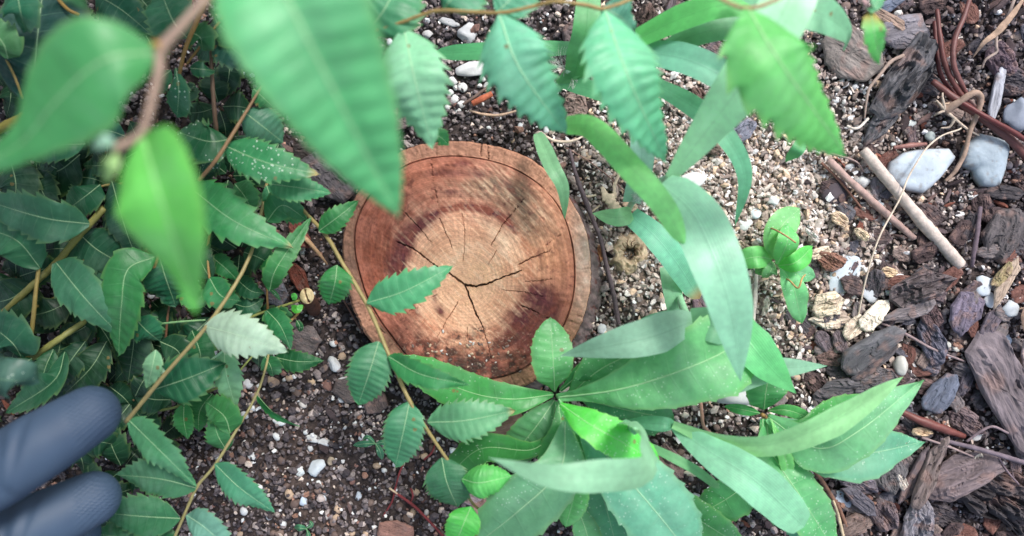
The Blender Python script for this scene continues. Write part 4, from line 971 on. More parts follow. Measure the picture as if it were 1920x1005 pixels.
def leaf(parent, pts, w, tone, kind='elm', fold=12, roll=0, teeth=None, amp=None, curl=None, wave=0.15, mat=None, name='leaf', tipbrown=0.0, rib=True, petiole=None, seed=None, label=None, rootc=None, ns=6, pleat=1.0):
    seed = seed if seed is not None else int(abs(pts[0][0] * 3 + pts[-1][1] * 5 + w)) % 9973
    Wp = [P(u, v, z / 1000) for u, v, z in pts]
    grass = kind in ('grass', 'strap', 'fan', 'spear', 'sweep', 'blunt')
    if teeth is None: teeth = {'elm': 10, 'elmw': 11, 'tri': 11, 'drop': 9, 'drop2': 9, 'point': 8, 'lance': 9, 'wide': 10, 'oval': 0, 'grass': 0, 'strap': 0, 'fan': 0, 'spear': 0, 'sweep': 0, 'blunt': 0, 'obl': 12}[kind]
    if amp is None: amp = {'elm': 0.22, 'elmw': 0.2, 'tri': 0.30, 'drop': 0.08, 'drop2': 0.05, 'lance': 0.10, 'wide': 0.08, 'point': 0.06, 'obl': 0.08}.get(kind, 0)
    if curl is None: curl = R(-14) if not grass else R(-8)
    nrow = teeth * 5 + 6 if teeth and kind not in ('lance', 'wide', 'point', 'obl') else (teeth * 6 if teeth else 34 if grass else 26)
    C, ln = spline(Wp, nrow)
    zm = sum(p[2] for p in pts) / len(pts) / 1000
    wid = w * PX(zm) * (0.9 if kind in ('lance', 'wide', 'obl') else 1.0)
    fo = fold
    V, F, UV, T, N, B, ww = leaf_geo(C, wid, kind, fo, np.radians(roll) if np.ndim(roll) == 0 else np.radians(np.array(roll)), teeth, amp, curl, wave, seed, ns=ns, pleat=pleat)
    rs = np.random.default_rng(seed)
    col = np.array(TONE[tone] if isinstance(tone, str) else tone) * ((1.04, 0.98, 0.90) if kind in ('elm', 'elmw') else (1.08, 1.0, 1.02)) * rs.uniform(0.84, 1.14) * np.array([rs.uniform(0.84, 1.16), 1, rs.uniform(0.9, 1.08)])
    n = len(V); t = np.repeat(np.linspace(0, 1, nrow), n // nrow); sa = np.abs(UV[:, 1])
    Cc = np.tile(col, (n, 1)) * (0.94 + 0.14 * fbm(UV[:, 0] * 0.8 + seed, UV[:, 1] * 2 + seed, 3, seed))[:, None]
    ed = sstep(0.9, 1.0, sa)[:, None] * 0.25 * (0 if grass else 1)
    Cc = Cc * (1 - ed) + np.array(L(150, 170, 90)) * ed
    if tipbrown:
        k = (sstep(1 - 0.16 * tipbrown, 1.0, t) * 0.9)[:, None]; Cc = Cc * (1 - k) + np.array(L(196, 160, 110)) * k
    if rootc is not None:
        k = (1 - sstep(0.0, 0.35, t))[:, None] * 0.7; Cc = Cc * (1 - k) + np.array(rootc) * k
    base = C[0]
    o = put(name, V, F, mat or (M_GRASS if grass else M_WEED if kind in ('lance', 'wide', 'oval', 'point', 'obl') else M_ELM), base, parent, col=np.clip(Cc, 0, 0.9), uv=UV)
    if label: o['label'] = label
    if rib and not grass:
        rr = np.interp(np.linspace(0, 1, nrow), [0, 0.6, 1], [1, 0.5, 0.15]) * max(wid * (0.010 if kind[:3] == 'elm' else 0.014), 0.00018)
        Cr = C + N * (rr * 0.15)[:, None]
        if petiole: 
            p0 = P(petiole[0], petiole[1], petiole[2] / 1000)
            pc, _ = spline([p0, (p0 + C[0]) / 2 + np.array((0, 0, 0.0006)), C[0]], 6)
            Cr = np.vstack([pc[:-1], Cr]); rr = np.concatenate([np.full(5, rr[0] * 1.15), rr])
        Vt, Ft = tube_geo(Cr, rr, 6, seed, 0.0)
        mc = col * 0.45 + np.array(L(186, 216, 166)) * 0.45
        put('midrib', Vt, Ft, M_STEM, base, o, col=np.tile(mc, (len(Vt), 1)))
    return o

TW = L(150, 116, 66); TWY = L(146, 142, 76); TWB = L(122, 88, 62)
def sprig(label, cat, stempts, r, col, leaves, name='elm_twig', group=None, extra=()):
    """a twig with its leaves; leaves = (pts, w, tone, opts)"""
    b = P(*stempts[0][:2], stempts[0][2] / 1000)
    t = thing(name, label, cat, b, group)
    stem('stem', stempts, r, M_STEM, t, base=b, sides=8, bump=0.15, col=col, n=max(16, 10 * len(stempts)))
    for pts, r2, c2 in extra: stem('side_shoot', pts, r2, M_STEM, t, sides=7, bump=0.1, col=c2)
    for lf in leaves:
        pts, w, tone = lf[:3]; o = lf[3] if len(lf) > 3 else {}
        leaf(t, pts, w, tone, **({'kind': 'elm'} | o))
    return t
BT = {'tipbrown': 1.0}
# T1 long twig crossing the stump
sprig('long serrated-leaf twig lying diagonally across the left side of the stump', 'leafy twig',
 [(560,385,40),(610,440,48),(640,490,52),(690,575,56),(730,668,58),(768,752,60),(805,812,58),(845,872,55),(882,938,50),(905,960,42)], [3.2,3.8,4,4,4,4,3.8,3.4,3,2.4], L(140,126,80), [
 ([(598,433,50),(632,408,54),(673,376,50)],46,'green',{'fold':10,'roll':8,'teeth':8}),
 ([(632,497,54),(628,530,56),(617,571,50)],62,L(42,124,64),{'fold':8,'teeth':9,'kind':'elmw','roll':-6}),
 ([(688,568,58),(760,545,62),(850,498,58)],76,L(84,164,118),{'fold':14,'roll':6,'teeth':9,'amp':.25}),
 ([(710,640,58),(692,700,60),(672,758,54)],80,L(56,128,92),{'fold':8,'kind':'elmw','teeth':11,'roll':-8}),
 ([(728,668,60),(790,702,66),(882,722,62)],56,L(60,142,88),{'fold':22,'roll':18,'teeth':9}),
 ([(768,752,60),(756,810,62),(741,876,56)],76,L(64,136,98),{'fold':8,'kind':'elmw','teeth':11}),
 ([(802,792,60),(875,788,65),(968,769,60)],80,L(92,160,126),{'fold':12,'roll':4,'teeth':11,'tipbrown':.8,'amp':.25}),
 ([(828,858,56),(838,905,57),(858,952,50)],90,L(58,126,92),{'fold':6,'kind':'elmw','teeth':11,'roll':10}),
 ([(866,898,58),(900,905,64),(960,892,60)],74,L(92,186,98),{'fold':22,'kind':'elmw','teeth':11,'roll':-4,'amp':.12,'curl':R(-50)}),
 ([(883,950,58),(868,985,62),(850,1030,58)],66,L(92,200,88),{'fold':12,'kind':'elmw','teeth':11,'amp':.12}),
])
# T2
sprig('brown twig running down from beside the blurred leaf to the glove', 'leafy twig',
 [(500,140,60),(490,162,62),(440,245,66),(405,300,68),(373,338,66)], [2,2.6,3.6,3.8,3.6], L(126,98,68), [
 ([(476,167,60),(495,185,62),(516,205,56)],40,'mid',{'teeth':7}),
 ([(455,208,62),(490,235,60),(532,268,52)],84,L(62,124,98),{'teeth':8,'kind':'elmw','fold':10,'curl':R(-30)}),
 ([(420,273,64),(500,305,68),(601,327,62)],80,L(60,140,88),{'teeth':11,'mat':M_ELMD,'tipbrown':1,'fold':12,'roll':-6}),
 ([(480,155,62),(490,135,64),(500,118,60)],26,'bright',{'teeth':0,'kind':'oval'}),
])
sprig('brown twig below the blurred bright leaf, slanting down to the fingertips', 'leafy twig',
 [(500,345,36),(490,400,44),(473,468,50),(440,535,56),(385,615,60),(311,700,62),(236,792,60)], [3,3.2,3.6,3.8,4,4.2,4.2], L(138,126,84), [
 ([(383,612,60),(450,630,66),(541,660,60)],84,L(176,208,192),{'teeth':10,'fold':8,'roll':-4,'label':'very pale whitish leaf turned underside up'}),
 ([(311,698,61),(286,690,61)],14,'pale',{'teeth':0,'kind':'oval'}),
 ([(292,656,62),(285,690,64),(276,727,60)],40,L(110,162,130),{'teeth':6,'fold':8}),
 ([(240,786,60),(300,845,66),(368,912,60)],70,L(84,150,106),{'teeth':11,'fold':12,'roll':8}),
 ([(355,350,44),(440,415,58),(551,465,54)],92,L(64,150,88),{'teeth':9,'fold':14,'roll':-8,'tipbrown':.5,'amp':.26}),
 ([(505,545,45),(520,500,52),(585,405,46)],44,'green',{'teeth':9,'fold':20,'roll':20}),
 ([(290,730,52),(350,710,54),(424,680,48)],92,L(34,98,66),{'teeth':8,'fold':16,'wave':.3,'roll':8}),
])
sprig('thin twig curving down past the fingertips to the bottom edge', 'leafy twig',
 [(505,655,30),(498,690,36),(480,742,42),(440,812,48),(403,872,52),(370,912,54),(348,960,54),(322,1020,52)], [2.2,2.4,2.6,2.8,3,3,3,3], L(142,134,90), [
 ([(481,740,42),(515,775,46),(562,800,40)],24,L(44,128,72),{'teeth':8,'fold':40,'roll':40}),
 ([(432,812,48),(420,780,50),(384,752,44)],62,'green',{'teeth':8,'kind':'elmw'}),
 ([(425,845,44),(408,815,48),(398,775,44)],48,L(76,150,100),{'teeth':9,'kind':'elmw'}),
 ([(403,870,53),(450,915,56),(516,962,50)],62,L(82,154,126),{'teeth':12,'fold':14,'roll':8}),
 ([(368,915,55),(300,898,58),(215,890,52)],80,L(66,132,98),{'teeth':10,'fold':12,'roll':-10}),
 ([(338,972,56),(265,968,56),(180,960,50)],84,L(58,128,88),{'teeth':10,'fold':12,'roll':-8,'tipbrown':.0}),
 ([(350,966,56),(385,990,60),(440,1040,54)],60,L(96,156,138),{'teeth':10,'fold':14}),
 ([(335,1010,50),(260,1010,50),(170,1000,44)],90,'mid',{'teeth':10,'fold':12}),
])
sprig('young shoot with small fresh leaves between the two slanting twigs', 'leafy twig',
 [(300,770,28),(340,760,32),(390,735,34),(430,715,30),(480,660,26)], [2.4,2.4,2.2,2,1.8], L(120,130,70), [
 ([(345,755,36),(345,790,38),(352,824,34)],40,L(52,134,76),{'teeth':8,'fold':14}),
 ([(398,738,36),(375,770,36),(372,810,32)],52,L(46,120,66),{'teeth':8,'fold':14}),
 ([(420,655,46),(424,700,48),(442,766,42)],56,L(112,176,140),{'teeth':7,'fold':12}),
 ([(497,668,30),(508,688,30),(512,706,26)],44,'mid',{'teeth':7}),
])
# cut stub with side shoots near (575,555)
def cutstub():
    b = P(575, 556, 0)
    t = thing('cut_sapling', 'cut sapling stub with split pale end and thin side shoots, left of the stump', 'cut sapling', b)
    stem('trunk', [(590,580,0),(582,568,10),(576,556,20)], [13,13,14], M_WOOD, t, sides=14, col=L(96,66,56), base=b, bump=0.2)
    a = np.linspace(0, 2 * np.pi, 28, endpoint=False); c0 = P(574, 555, 0.0222); r = 13.5 * PX(0.022)
    nq = 10; q = np.linspace(0, 1, nq)[:, None]
    X = c0[0] + r * q * np.cos(a); Y = c0[1] + r * q * np.sin(a) * 1.12
    cr = np.abs((X - c0[0]) * 0.95 + (Y - c0[1]) * 0.3) < r * 0.10
    Z = c0[2] - 0.0012 * q ** 3 - 0.0015 * cr + 0 * X
    C = np.where(cr[..., None], np.array(L(90, 66, 46)), np.array(L(196, 176, 136))) * (0.85 + 0.3 * vn(X * 900, Y * 900, 3)[..., None])
    i = np.arange(nq - 1)[:, None] * 28; j = np.arange(28)[None]; j2 = (j + 1) % 28
    put('cut_end', np.stack([X, Y, Z], -1).reshape(-1, 3), np.stack([i + j, i + 28 + j, i + 28 + j2, i + j2], -1).reshape(-1, 4), M_WOOD, c0, t, col=C.reshape(-1, 3))
    stem('side_shoot', [(566,562,18),(535,572,24),(500,583,28),(468,596,30),(440,612,30)], [2.6]*5, M_STEM, t, col=L(118,122,62), sides=7)
    stem('side_shoot', [(572,572,14),(555,592,20),(540,608,22),(520,640,22)], [2.4]*4, M_STEM, t, col=L(150,118,70), sides=7)
    stem('side_shoot', [(502,582,28),(501,555,30),(500,535,30),(495,500,30)], [2.4,2.2,2,2], M_STEM, t, col=L(140,104,62), sides=7)
    leaf(t, [(548,562,24),(552,556,25),(546,552,24)], 12, 'bright', 'oval', rib=False)
    leaf(t, [(546,573,24),(556,580,26),(568,572,24)], 15, L(70, 170, 60), 'oval', rib=False)
    leaf(t, [(520,590,30),(510,580,32),(535,600,30)][:1] + [(530,592,32),(542,604,28)], 34, 'mid', 'elm', teeth=6)
    leaf(t, [(500,582,30),(525,610,34),(546,656,30)], 46, L(44, 120, 72), 'elm', teeth=8)
    leaf(t, [(520,575,28),(510,600,30),(533,625,26)], 34, 'green', 'elm', teeth=7)
    leaf(t, [(556,600,20),(562,612,20),(560,622,18)], 14, 'mid', 'oval')
    leaf(t, [(515,670,24),(560,678,26),(607,676,22)], 44, L(30, 92, 54), 'elm', teeth=7)
    leaf(t, [(500,535,32),(510,510,34),(498,470,30)], 44, L(44, 122, 66), 'elm', teeth=7)
    leaf(t, [(502,538,30),(516,550,30),(526,564,28)], 8, 'green', 'oval')
    leaf(t, [(510,482,34),(535,480,36),(562,472,32)], 36, L(44, 110, 76), 'elm', teeth=7)
cutstub()
# lower left foliage: stems and leaves, the darker greens with shade put in
sprig('thick olive stem rising from the left edge with three big serrated leaves', 'leafy twig',
 [(-20,610,30),(50,545,36),(108,490,42),(150,440,44),(196,390,44)], [6,6,6.5,6.5,6.5], L(132,128,70), [
 ([(105,492,46),(160,560,56),(230,634,48)],98,L(72,132,98),{'teeth':9,'fold':12,'roll':6,'amp':.16}),
 ([(76,503,44),(30,450,50),(-40,425,40)],90,L(62,122,90),{'teeth':8,'fold':16,'kind':'elmw'}),
 ([(168,420,48),(80,408,58),(-40,372,50)],92,L(70,124,98),{'teeth':9,'fold':18,'roll':-14}),
 ([(150,440,40),(185,470,42),(240,500,34)],90,L(36,92,70),{'teeth':8}),
 ([(105,492,40),(170,500,40),(250,520,32)],80,L(34,88,64),{'teeth':8}),
 ([(60,530,34),(20,560,34),(-30,570,28)],90,'deep',{'teeth':8}),
])
sprig('olive stem with a red joint just above the gloved fingertips', 'leafy twig',
 [(54,676,34),(100,643,38),(145,612,34),(175,590,26)], [5,6,6,5], L(132,132,76), [
 ([(40,668,38),(20,640,44),(-30,600,36)],90,L(42,104,82),{'teeth':8,'kind':'elmw'}),
 ([(60,672,38),(30,690,42),(-30,720,36)],60,'dark',{'teeth':8}),
 ([(122,660,42),(100,715,48),(10,775,40)],70,L(38,100,66),{'teeth':9,'fold':30,'roll':20}),
 ([(100,655,38),(82,700,40),(78,750,36)],44,L(30,84,56),{'teeth':9,'fold':20}),
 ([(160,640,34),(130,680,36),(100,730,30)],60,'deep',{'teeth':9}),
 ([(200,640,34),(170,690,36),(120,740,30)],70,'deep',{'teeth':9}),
], extra=[([(52,676,34),(62,600,42),(68,540,44),(80,450,40)],[4,4.2,3.8,3.4],L(150,132,76)),([(10,605,26),(60,580,30),(110,555,30)],[3,3,3],L(110,98,52))])
sprig('sprig with a strongly curved green leaf beside the blurred leaf tip', 'leafy twig',
 [(252,600,30),(272,545,38),(290,500,46),(298,478,48)], [2.6,2.8,3,2.6], L(150,116,74), [
 ([(290,482,50),(240,505,56),(228,570,56),(222,668,46)],84,L(52,130,76),{'teeth':10,'fold':14,'roll':10,'kind':'elmw','amp':.16}),
 ([(298,482,46),(312,525,44),(330,575,36)],96,L(34,96,68),{'teeth':9,'kind':'elmw'}),
 ([(254,598,40),(275,620,42),(300,640,36)],60,L(40,108,78),{'teeth':7}),
 ([(255,600,34),(250,650,34),(240,720,28)],80,'deep',{'teeth':8}),
])
sprig('thin stalk with small shaded leaves behind the slanting twig', 'leafy twig',
 [(308,690,20),(312,620,28),(318,570,30),(330,520,30)], [2,2.2,2.2,2], L(112,82,62), [
 ([(335,512,38),(365,560,40),(395,540,34)],50,'green',{'teeth':8,'fold':16}),
 ([(395,525,44),(375,480,46),(390,440,40)],50,'dark',{'teeth':8}),
 ([(392,520,46),(415,555,48),(452,565,42)],62,L(44,118,74),{'teeth':6,'fold':16}),
 ([(395,480,40),(425,505,44),(450,530,40)],40,L(44,120,70),{'teeth':8,'fold':16}),
 ([(300,640,36),(335,660,36),(345,700,30)],60,'dark',{'teeth':8}),
 ([(360,620,34),(375,660,36),(378,700,30)],60,L(32,94,58),{'teeth':8}),
 ([(440,520,30),(470,545,32),(497,550,28)],44,L(28,84,56),{'teeth':7}),
 ([(440,570,28),(465,575,30),(495,560,26)],44,L(32,96,64),{'teeth':7}),
], extra=[([(395,430,40),(389,465,44),(390,495,46),(393,522,46)],[2,2.2,2.2,2.4],L(150,118,70)),([(300,607,40),(340,603,44),(385,600,46)],[2,2,1.8],L(120,160,110)),([(372,690,46),(400,672,50),(425,652,50)],[2.2,2.2,2],L(140,180,140))])
# middle left cluster
sprig('cluster of toothed leaves in the middle of the left foliage', 'leafy twig',
 [(470,440,20),(500,390,32),(510,350,40),(520,330,44)], [2.4,2.4,2.2,2], L(134,100,62), [
 ([(505,345,52),(560,352,56),(622,362,50)],58,L(66,136,94),{'teeth':10,'fold':16,'roll':-10}),
 ([(500,415,44),(530,385,46),(575,412,40)],60,L(66,136,98),{'teeth':7}),
 ([(500,348,40),(508,375,42),(505,400,36)],36,L(62,130,96),{'teeth':6}),
 ([(440,345,40),(460,370,44),(475,400,40)],60,L(62,134,92),{'teeth':8}),
 ([(425,370,38),(445,390,40),(440,420,34)],60,L(52,122,80),{'teeth':8}),
 ([(540,385,34),(548,400,36),(575,412,30)],40,L(54,130,82),{'teeth':7}),
 ([(548,215,40),(560,225,42),(572,232,36)],34,'dark',{'teeth':6}),
 ([(570,235,36),(585,246,38),(590,258,32)],28,'mid',{'teeth':6}),
 ([(525,265,34),(510,280,34),(440,258,30)],50,'deep',{'teeth':6}),
])
sprig('dusty toothed leaves beside the brown stem in the upper left', 'leafy twig',
 [(395,80,50),(398,150,48),(404,230,44),(412,300,30)], [3,4,4.4,4], L(104,82,66), [
 ([(428,262,52),(390,265,56),(334,248,50)],84,L(34,98,62),{'teeth':7,'mat':M_ELMD,'kind':'elmw','amp':.25,'roll':10}),
 ([(400,265,46),(392,290,48),(378,322,42)],56,L(32,90,64),{'teeth':7,'mat':M_ELMD}),
 ([(330,128,60),(335,170,62),(332,220,54)],56,L(50,116,84),{'teeth':6,'mat':M_ELMD,'kind':'lance','amp':.3}),
 ([(320,132,58),(300,150,60),(295,175,54)],44,L(46,110,80),{'teeth':6}),
 ([(357,128,54),(380,130,56),(404,133,50)],32,L(42,106,74),{'teeth':6}),
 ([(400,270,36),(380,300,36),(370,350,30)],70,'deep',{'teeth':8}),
 ([(352,72,64),(325,40,68),(300,-20,60)],100,L(40,98,70),{'teeth':7,'kind':'elmw'}),
 ([(355,60,58),(375,70,60),(380,95,54)],60,L(40,104,66),{'teeth':7}),
 ([(400,60,50),(440,95,54),(486,134,46)],76,L(36,84,72),{'teeth':8}),
 ([(340,160,46),(352,172,46),(365,160,42)],40,'dark',{'teeth':6}),
], extra=[([(420,30,52),(385,75,54),(350,120,54)],[2.4,2.4,2.2],L(128,100,52)),([(336,140,60),(348,90,66),(378,20,72),(392,-20,74)],[3.4,4,4.5,5],L(140,108,58))])
sprig('large dark blue green leaf in the upper left corner on a short yellow stalk', 'leafy twig',
 [(-20,250,50),(30,228,54),(62,206,56)], [9,10,9], L(134,126,56), [
 ([(60,203,56),(66,110,62),(84,-50,56)],210,L(26,72,66),{'teeth':8,'amp':.06,'kind':'elmw','fold':10}),
 ([(15,110,70),(5,80,74),(-30,40,70)],70,L(70,130,90),{'teeth':7}),
 ([(30,-30,76),(38,20,80),(48,60,72)],80,L(40,104,82),{'teeth':7}),
 ([(8,120,50),(12,150,50),(18,160,44)],50,'dark',{'teeth':6}),
], extra=[([(12,112,62),(30,150,62),(42,185,58)],[2.6,2.4,2.2],L(140,120,70)),([(110,0,60),(128,18,62),(148,28,60)],[3.4,3.4,3.4],L(130,104,50))])
sprig('shaded serrated leaves behind the blurred leaf on the left', 'leafy twig',
 [(255,330,24),(225,345,30),(190,350,36),(170,380,30)], [2.4,2.4,2.2,2], L(134,108,62), [
 ([(188,346,42),(160,368,46),(120,398,40)],66,L(36,98,70),{'teeth':9,'kind':'elmw','roll':6}),
 ([(235,255,46),(200,245,50),(160,250,44)],46,L(44,104,88),{'teeth':6}),
 ([(160,270,44),(100,275,46),(60,300,38)],60,L(44,106,80),{'teeth':6}),
 ([(85,235,44),(80,270,46),(84,305,38)],44,L(44,102,82),{'teeth':5}),
 ([(210,340,44),(232,420,46),(262,500,38)],76,L(32,84,62),{'teeth':9,'roll':12}),
 ([(150,290,30),(110,320,30),(60,330,24)],90,'deep',{'teeth':8}),
 ([(60,320,30),(80,360,32),(100,400,26)],70,'deep',{'teeth':8}),
 ([(20,300,32),(30,350,34),(20,400,28)],90,'deep',{'teeth':8}),
 ([(195,240,34),(200,290,36),(170,320,28)],80,L(24,70,50),{'teeth':7}),
 ([(290,245,34),(300,260,36),(310,290,30)],60,L(40,100,80),{'teeth':7}),
])
sprig('blue green leaves at the top edge behind the blurred brown twig', 'leafy twig',
 [(180,-20,40),(215,0,46),(250,20,48),(300,40,44)], [3,3,3,2.6], L(118,98,54), [
 ([(180,-10,50),(230,20,56),(290,70,48)],84,L(30,88,66),{'teeth':7}),
 ([(250,-20,44),(290,20,46),(330,-10,40)],80,'dark',{'teeth':7}),
 ([(270,60,40),(285,90,42),(290,130,34)],60,'deep',{'teeth':7}),
 ([(460,30,54),(430,60,56),(405,40,50)],60,'dark',{'teeth':7}),
])
# extra undergrowth leaves filling the depth of the shrub, shade painted into their greens
r5 = random.Random(11)
zones = [(20,330),(70,470),(140,560),(30,620),(110,700),(200,720),(180,600),(260,640),(90,380),(200,460),(250,410),(320,640),(140,830),(230,880),(250,750),(330,750),(20,140),(120,60),(140,330),(230,300),(430,330),(450,470),(470,600),(410,200),(290,300),(340,330),(530,20),(480,50),(420,400),(350,450),(-40,400),(-60,600),(-60,800),(-50,100),(400,590),(30,520),(120,620),(280,560),(300,820),(430,90),(-120,300),(-120,520),(-130,720),(180,950),(560,100)]
def under(u, v):
    S = [('beneath the two blurred near leaves',200,200),('beneath the upper thick olive stem',110,440),('above the gloved fingertips',110,650),('below the gloved fingers',180,930),('at the left edge beyond the thick stem',-40,500),('behind the large dark corner leaf',60,80),('behind the slanting brown twig',330,700),('under the speckled serrated leaf',450,330),
         ('around the curved green leaf',240,560),('by the thin stalk in the shade',320,600),('near the cut sapling stub',480,590),('under the largest blurred leaf',500,60),('beneath the middle toothed cluster',450,450),('beneath the dusty leaves',360,280),('left of the upper blurred leaf',-40,100),('behind the small round leaf',200,350)]
    nm, x, y = min(S, key=lambda q: (q[1] - u) ** 2 + (q[2] - v) ** 2)
    dx, dy = u - x, v - y
    return ('' if abs(dx) + abs(dy) < 70 else 'far ') + nm + (', reaching ' + ('right' if dx > 0 else 'left') if abs(dx) > abs(dy) and abs(dx) > 8 else ', reaching ' + ('down' if dy > 0 else 'up') if abs(dy) > 8 else '')
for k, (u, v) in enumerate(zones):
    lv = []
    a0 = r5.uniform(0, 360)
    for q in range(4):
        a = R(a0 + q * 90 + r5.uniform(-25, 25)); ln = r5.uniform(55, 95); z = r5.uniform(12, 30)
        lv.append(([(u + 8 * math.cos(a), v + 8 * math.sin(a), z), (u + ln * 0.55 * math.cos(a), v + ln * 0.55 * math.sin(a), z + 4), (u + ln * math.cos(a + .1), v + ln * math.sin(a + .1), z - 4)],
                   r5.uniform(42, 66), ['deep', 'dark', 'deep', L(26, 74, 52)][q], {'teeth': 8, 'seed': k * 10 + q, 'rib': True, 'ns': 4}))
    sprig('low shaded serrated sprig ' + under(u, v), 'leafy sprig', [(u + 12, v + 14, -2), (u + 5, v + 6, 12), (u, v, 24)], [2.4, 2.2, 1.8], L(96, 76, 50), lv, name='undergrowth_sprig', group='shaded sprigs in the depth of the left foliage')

for k in range(28):  # unseen branches added outside the view to darken the left foliage
    x = r5.uniform(-0.36, -0.175); y = r5.uniform(-0.10, 0.26); z = r5.uniform(0.13, 0.30)
    if k >= 20: x = r5.uniform(-0.30, 0.0); y = r5.uniform(0.19, 0.30)
    def UV(x, y, z): return (x / (TAN * (H - z)) * 960 + 960, 502.5 - y / (TAN * (H - z)) * 960, z * 1000)
    a0 = r5.uniform(0, 6.28); lv = []
    pts = [np.array((x + 0.03 * q * math.cos(a0), y + 0.03 * q * math.sin(a0), z - 0.004 * q)) for q in range(4)]
    for q in range(8):
        b0 = pts[q // 2] + (pts[min(3, q // 2 + 1)] - pts[q // 2]) * 0.5 * (q % 2); a = a0 + (1.1 if q % 2 else -1.1) + r5.uniform(-.3, .3); ll = r5.uniform(0.034, 0.052)
        e = np.array((math.cos(a), math.sin(a), 0))
        lv.append(([UV(*b0), UV(*(b0 + e * ll * .5 + (0, 0, .003))), UV(*(b0 + e * ll - (0, 0, .005)))], ll * 0.5 / PX(b0[2]), 'mid', {'ns': 4, 'seed': 300 + k * 9 + q}))
    sprig('unseen branch with serrated leaves, added beyond the left and top edges to cast shade', 'leafy twig', [UV(*p) for p in pts], [3, 2.6, 2.2], L(128, 100, 66), lv, name='shade_branch', group='branches added beside the view for shade')

# top twig T5 with hanging leaves
sprig('reddish twig along the top edge with three big hanging serrated leaves', 'leafy twig',
 [(640,90,96),(690,63,100),(745,45,104),(800,25,108),(832,20,110),(935,24,114),(1000,12,116),(1040,3,118),(1100,10,118),(1130,16,118),(1175,2,116),(1200,-12,114)], [2.6,2.8,3.4,3.6,3.8,3.8,3.8,3.8,3.8,3.8,3.4,3], L(146,122,74), [
 ([(757,52,104),(778,150,108),(812,280,96)],126,L(118,190,156),{'kind':'elm','amp':.27,'pleat':1.1,'teeth':10,'fold':10,'roll':4,'curl':R(-22)}),
 ([(690,62,100),(725,10,104),(760,-60,98)],140,L(74,148,112),{'teeth':9,'fold':12}),
 ([(832,18,108),(850,-5,110),(905,-50,104)],110,L(86,160,124),{'teeth':8,'fold':10}),
 ([(936,28,114),(975,130,116),(1062,252,98)],138,L(108,186,146),{'kind':'tri','pleat':1.2,'teeth':11,'fold':10,'roll':4,'curl':R(-24)}),
 ([(1134,20,118),(1180,150,122),(1250,306,102)],150,L(108,190,140),{'kind':'tri','pleat':1.2,'teeth':13,'fold':16,'roll':-10,'curl':R(-22),'amp':.24}),
 ([(930,24,108),(945,55,106),(925,-10,108)][:1] + [(955,0,108),(990,-50,104)],100,L(84,156,124),{'teeth':8}),
 ([(1130,15,112),(1160,30,110),(1190,55,104)],86,L(86,152,132),{'teeth':8}),
 ([(810,262,70),(822,255,72),(842,272,68)],34,'green',{'teeth':5}),
])
sprig('twig tip at the top right with one very large hanging serrated leaf', 'leafy twig',
 [(1300,-30,140),(1345,-5,142),(1398,16,144),(1450,2,144),(1500,-25,142)], [3,3.4,4.2,3.6,3], L(158,126,92), [
 ([(1402,16,144),(1468,125,150),(1589,294,124)],190,L(104,194,108),{'kind':'tri','pleat':1.2,'teeth':12,'fold':14,'roll':-6,'curl':R(-26),'amp':.22}),
])
sprig('small reddish shoot tip hanging at the top right', 'leafy twig',
 [(1590,-40,110),(1612,-8,112),(1632,22,112)], [5,5.5,4], L(176,140,140), [
 ([(1632,20,112),(1640,65,114),(1650,122,104)],46,L(92,186,96),{'teeth':7,'fold':16,'rootc':L(196,120,70)}),
 ([(1628,18,112),(1640,10,114),(1660,-20,110)],26,'mint',{'teeth':6}),
])
# near, out of focus
sprig('blurred brown twig close to the lens at the upper left with three leaves', 'leafy twig',
 [(400,-60,196),(392,-12,198),(345,45,200),(303,95,200),(297,140,200),(278,215,200),(262,255,200),(215,280,200)], [10,10,10,12,10,9,9,10], L(150,126,112), [
 ([(300,98,200),(195,112,206),(105,190,202),(40,268,196),(-60,325,190)],192,L(78,160,92),{'teeth':8,'fold':10,'roll':-8,'kind':'drop2','amp':.05,'pleat':.4}),
 ([(268,258,200),(300,370,208),(370,586,196)],176,L(96,196,88),{'teeth':8,'fold':22,'roll':10,'kind':'drop','amp':.03,'pleat':.3}),
 ([(215,282,200),(195,265,202),(172,270,198)],34,'pale',{'kind':'oval','teeth':0}),
 ([(218,285,200),(205,310,202),(195,338,196)],38,L(140,190,120),{'kind':'oval','teeth':0}),
 ([(298,92,200),(292,84,202),(286,76,200)],16,L(190,150,80),{'kind':'oval','teeth':0}),
], name='near_twig')
sprig('largest blurred serrated leaf, hanging from the top edge close to the lens', 'leafy twig',
 [(380,-280,205),(430,-210,206),(470,-150,206)], [8,8,8], L(150,126,100), [
 ([(470,-150,206),(570,60,208),(750,412,184)],262,L(92,176,112),{'kind':'tri','teeth':14,'fold':26,'roll':-6,'amp':.05,'curl':R(-20),'pleat':.9}),
], name='near_twig')
sprig('rounded teal leaf cut by the left edge above the glove', 'leafy twig',
 [(-90,690,100),(-60,700,104),(-40,705,106)], [5,5,4], L(110,116,80), [
 ([(-60,705,106),(10,712,112),(74,716,102)],92,L(64,110,100),{'teeth':0,'kind':'strap','fold':-14,'curl':R(-20),'mat':M_WEED}),
])

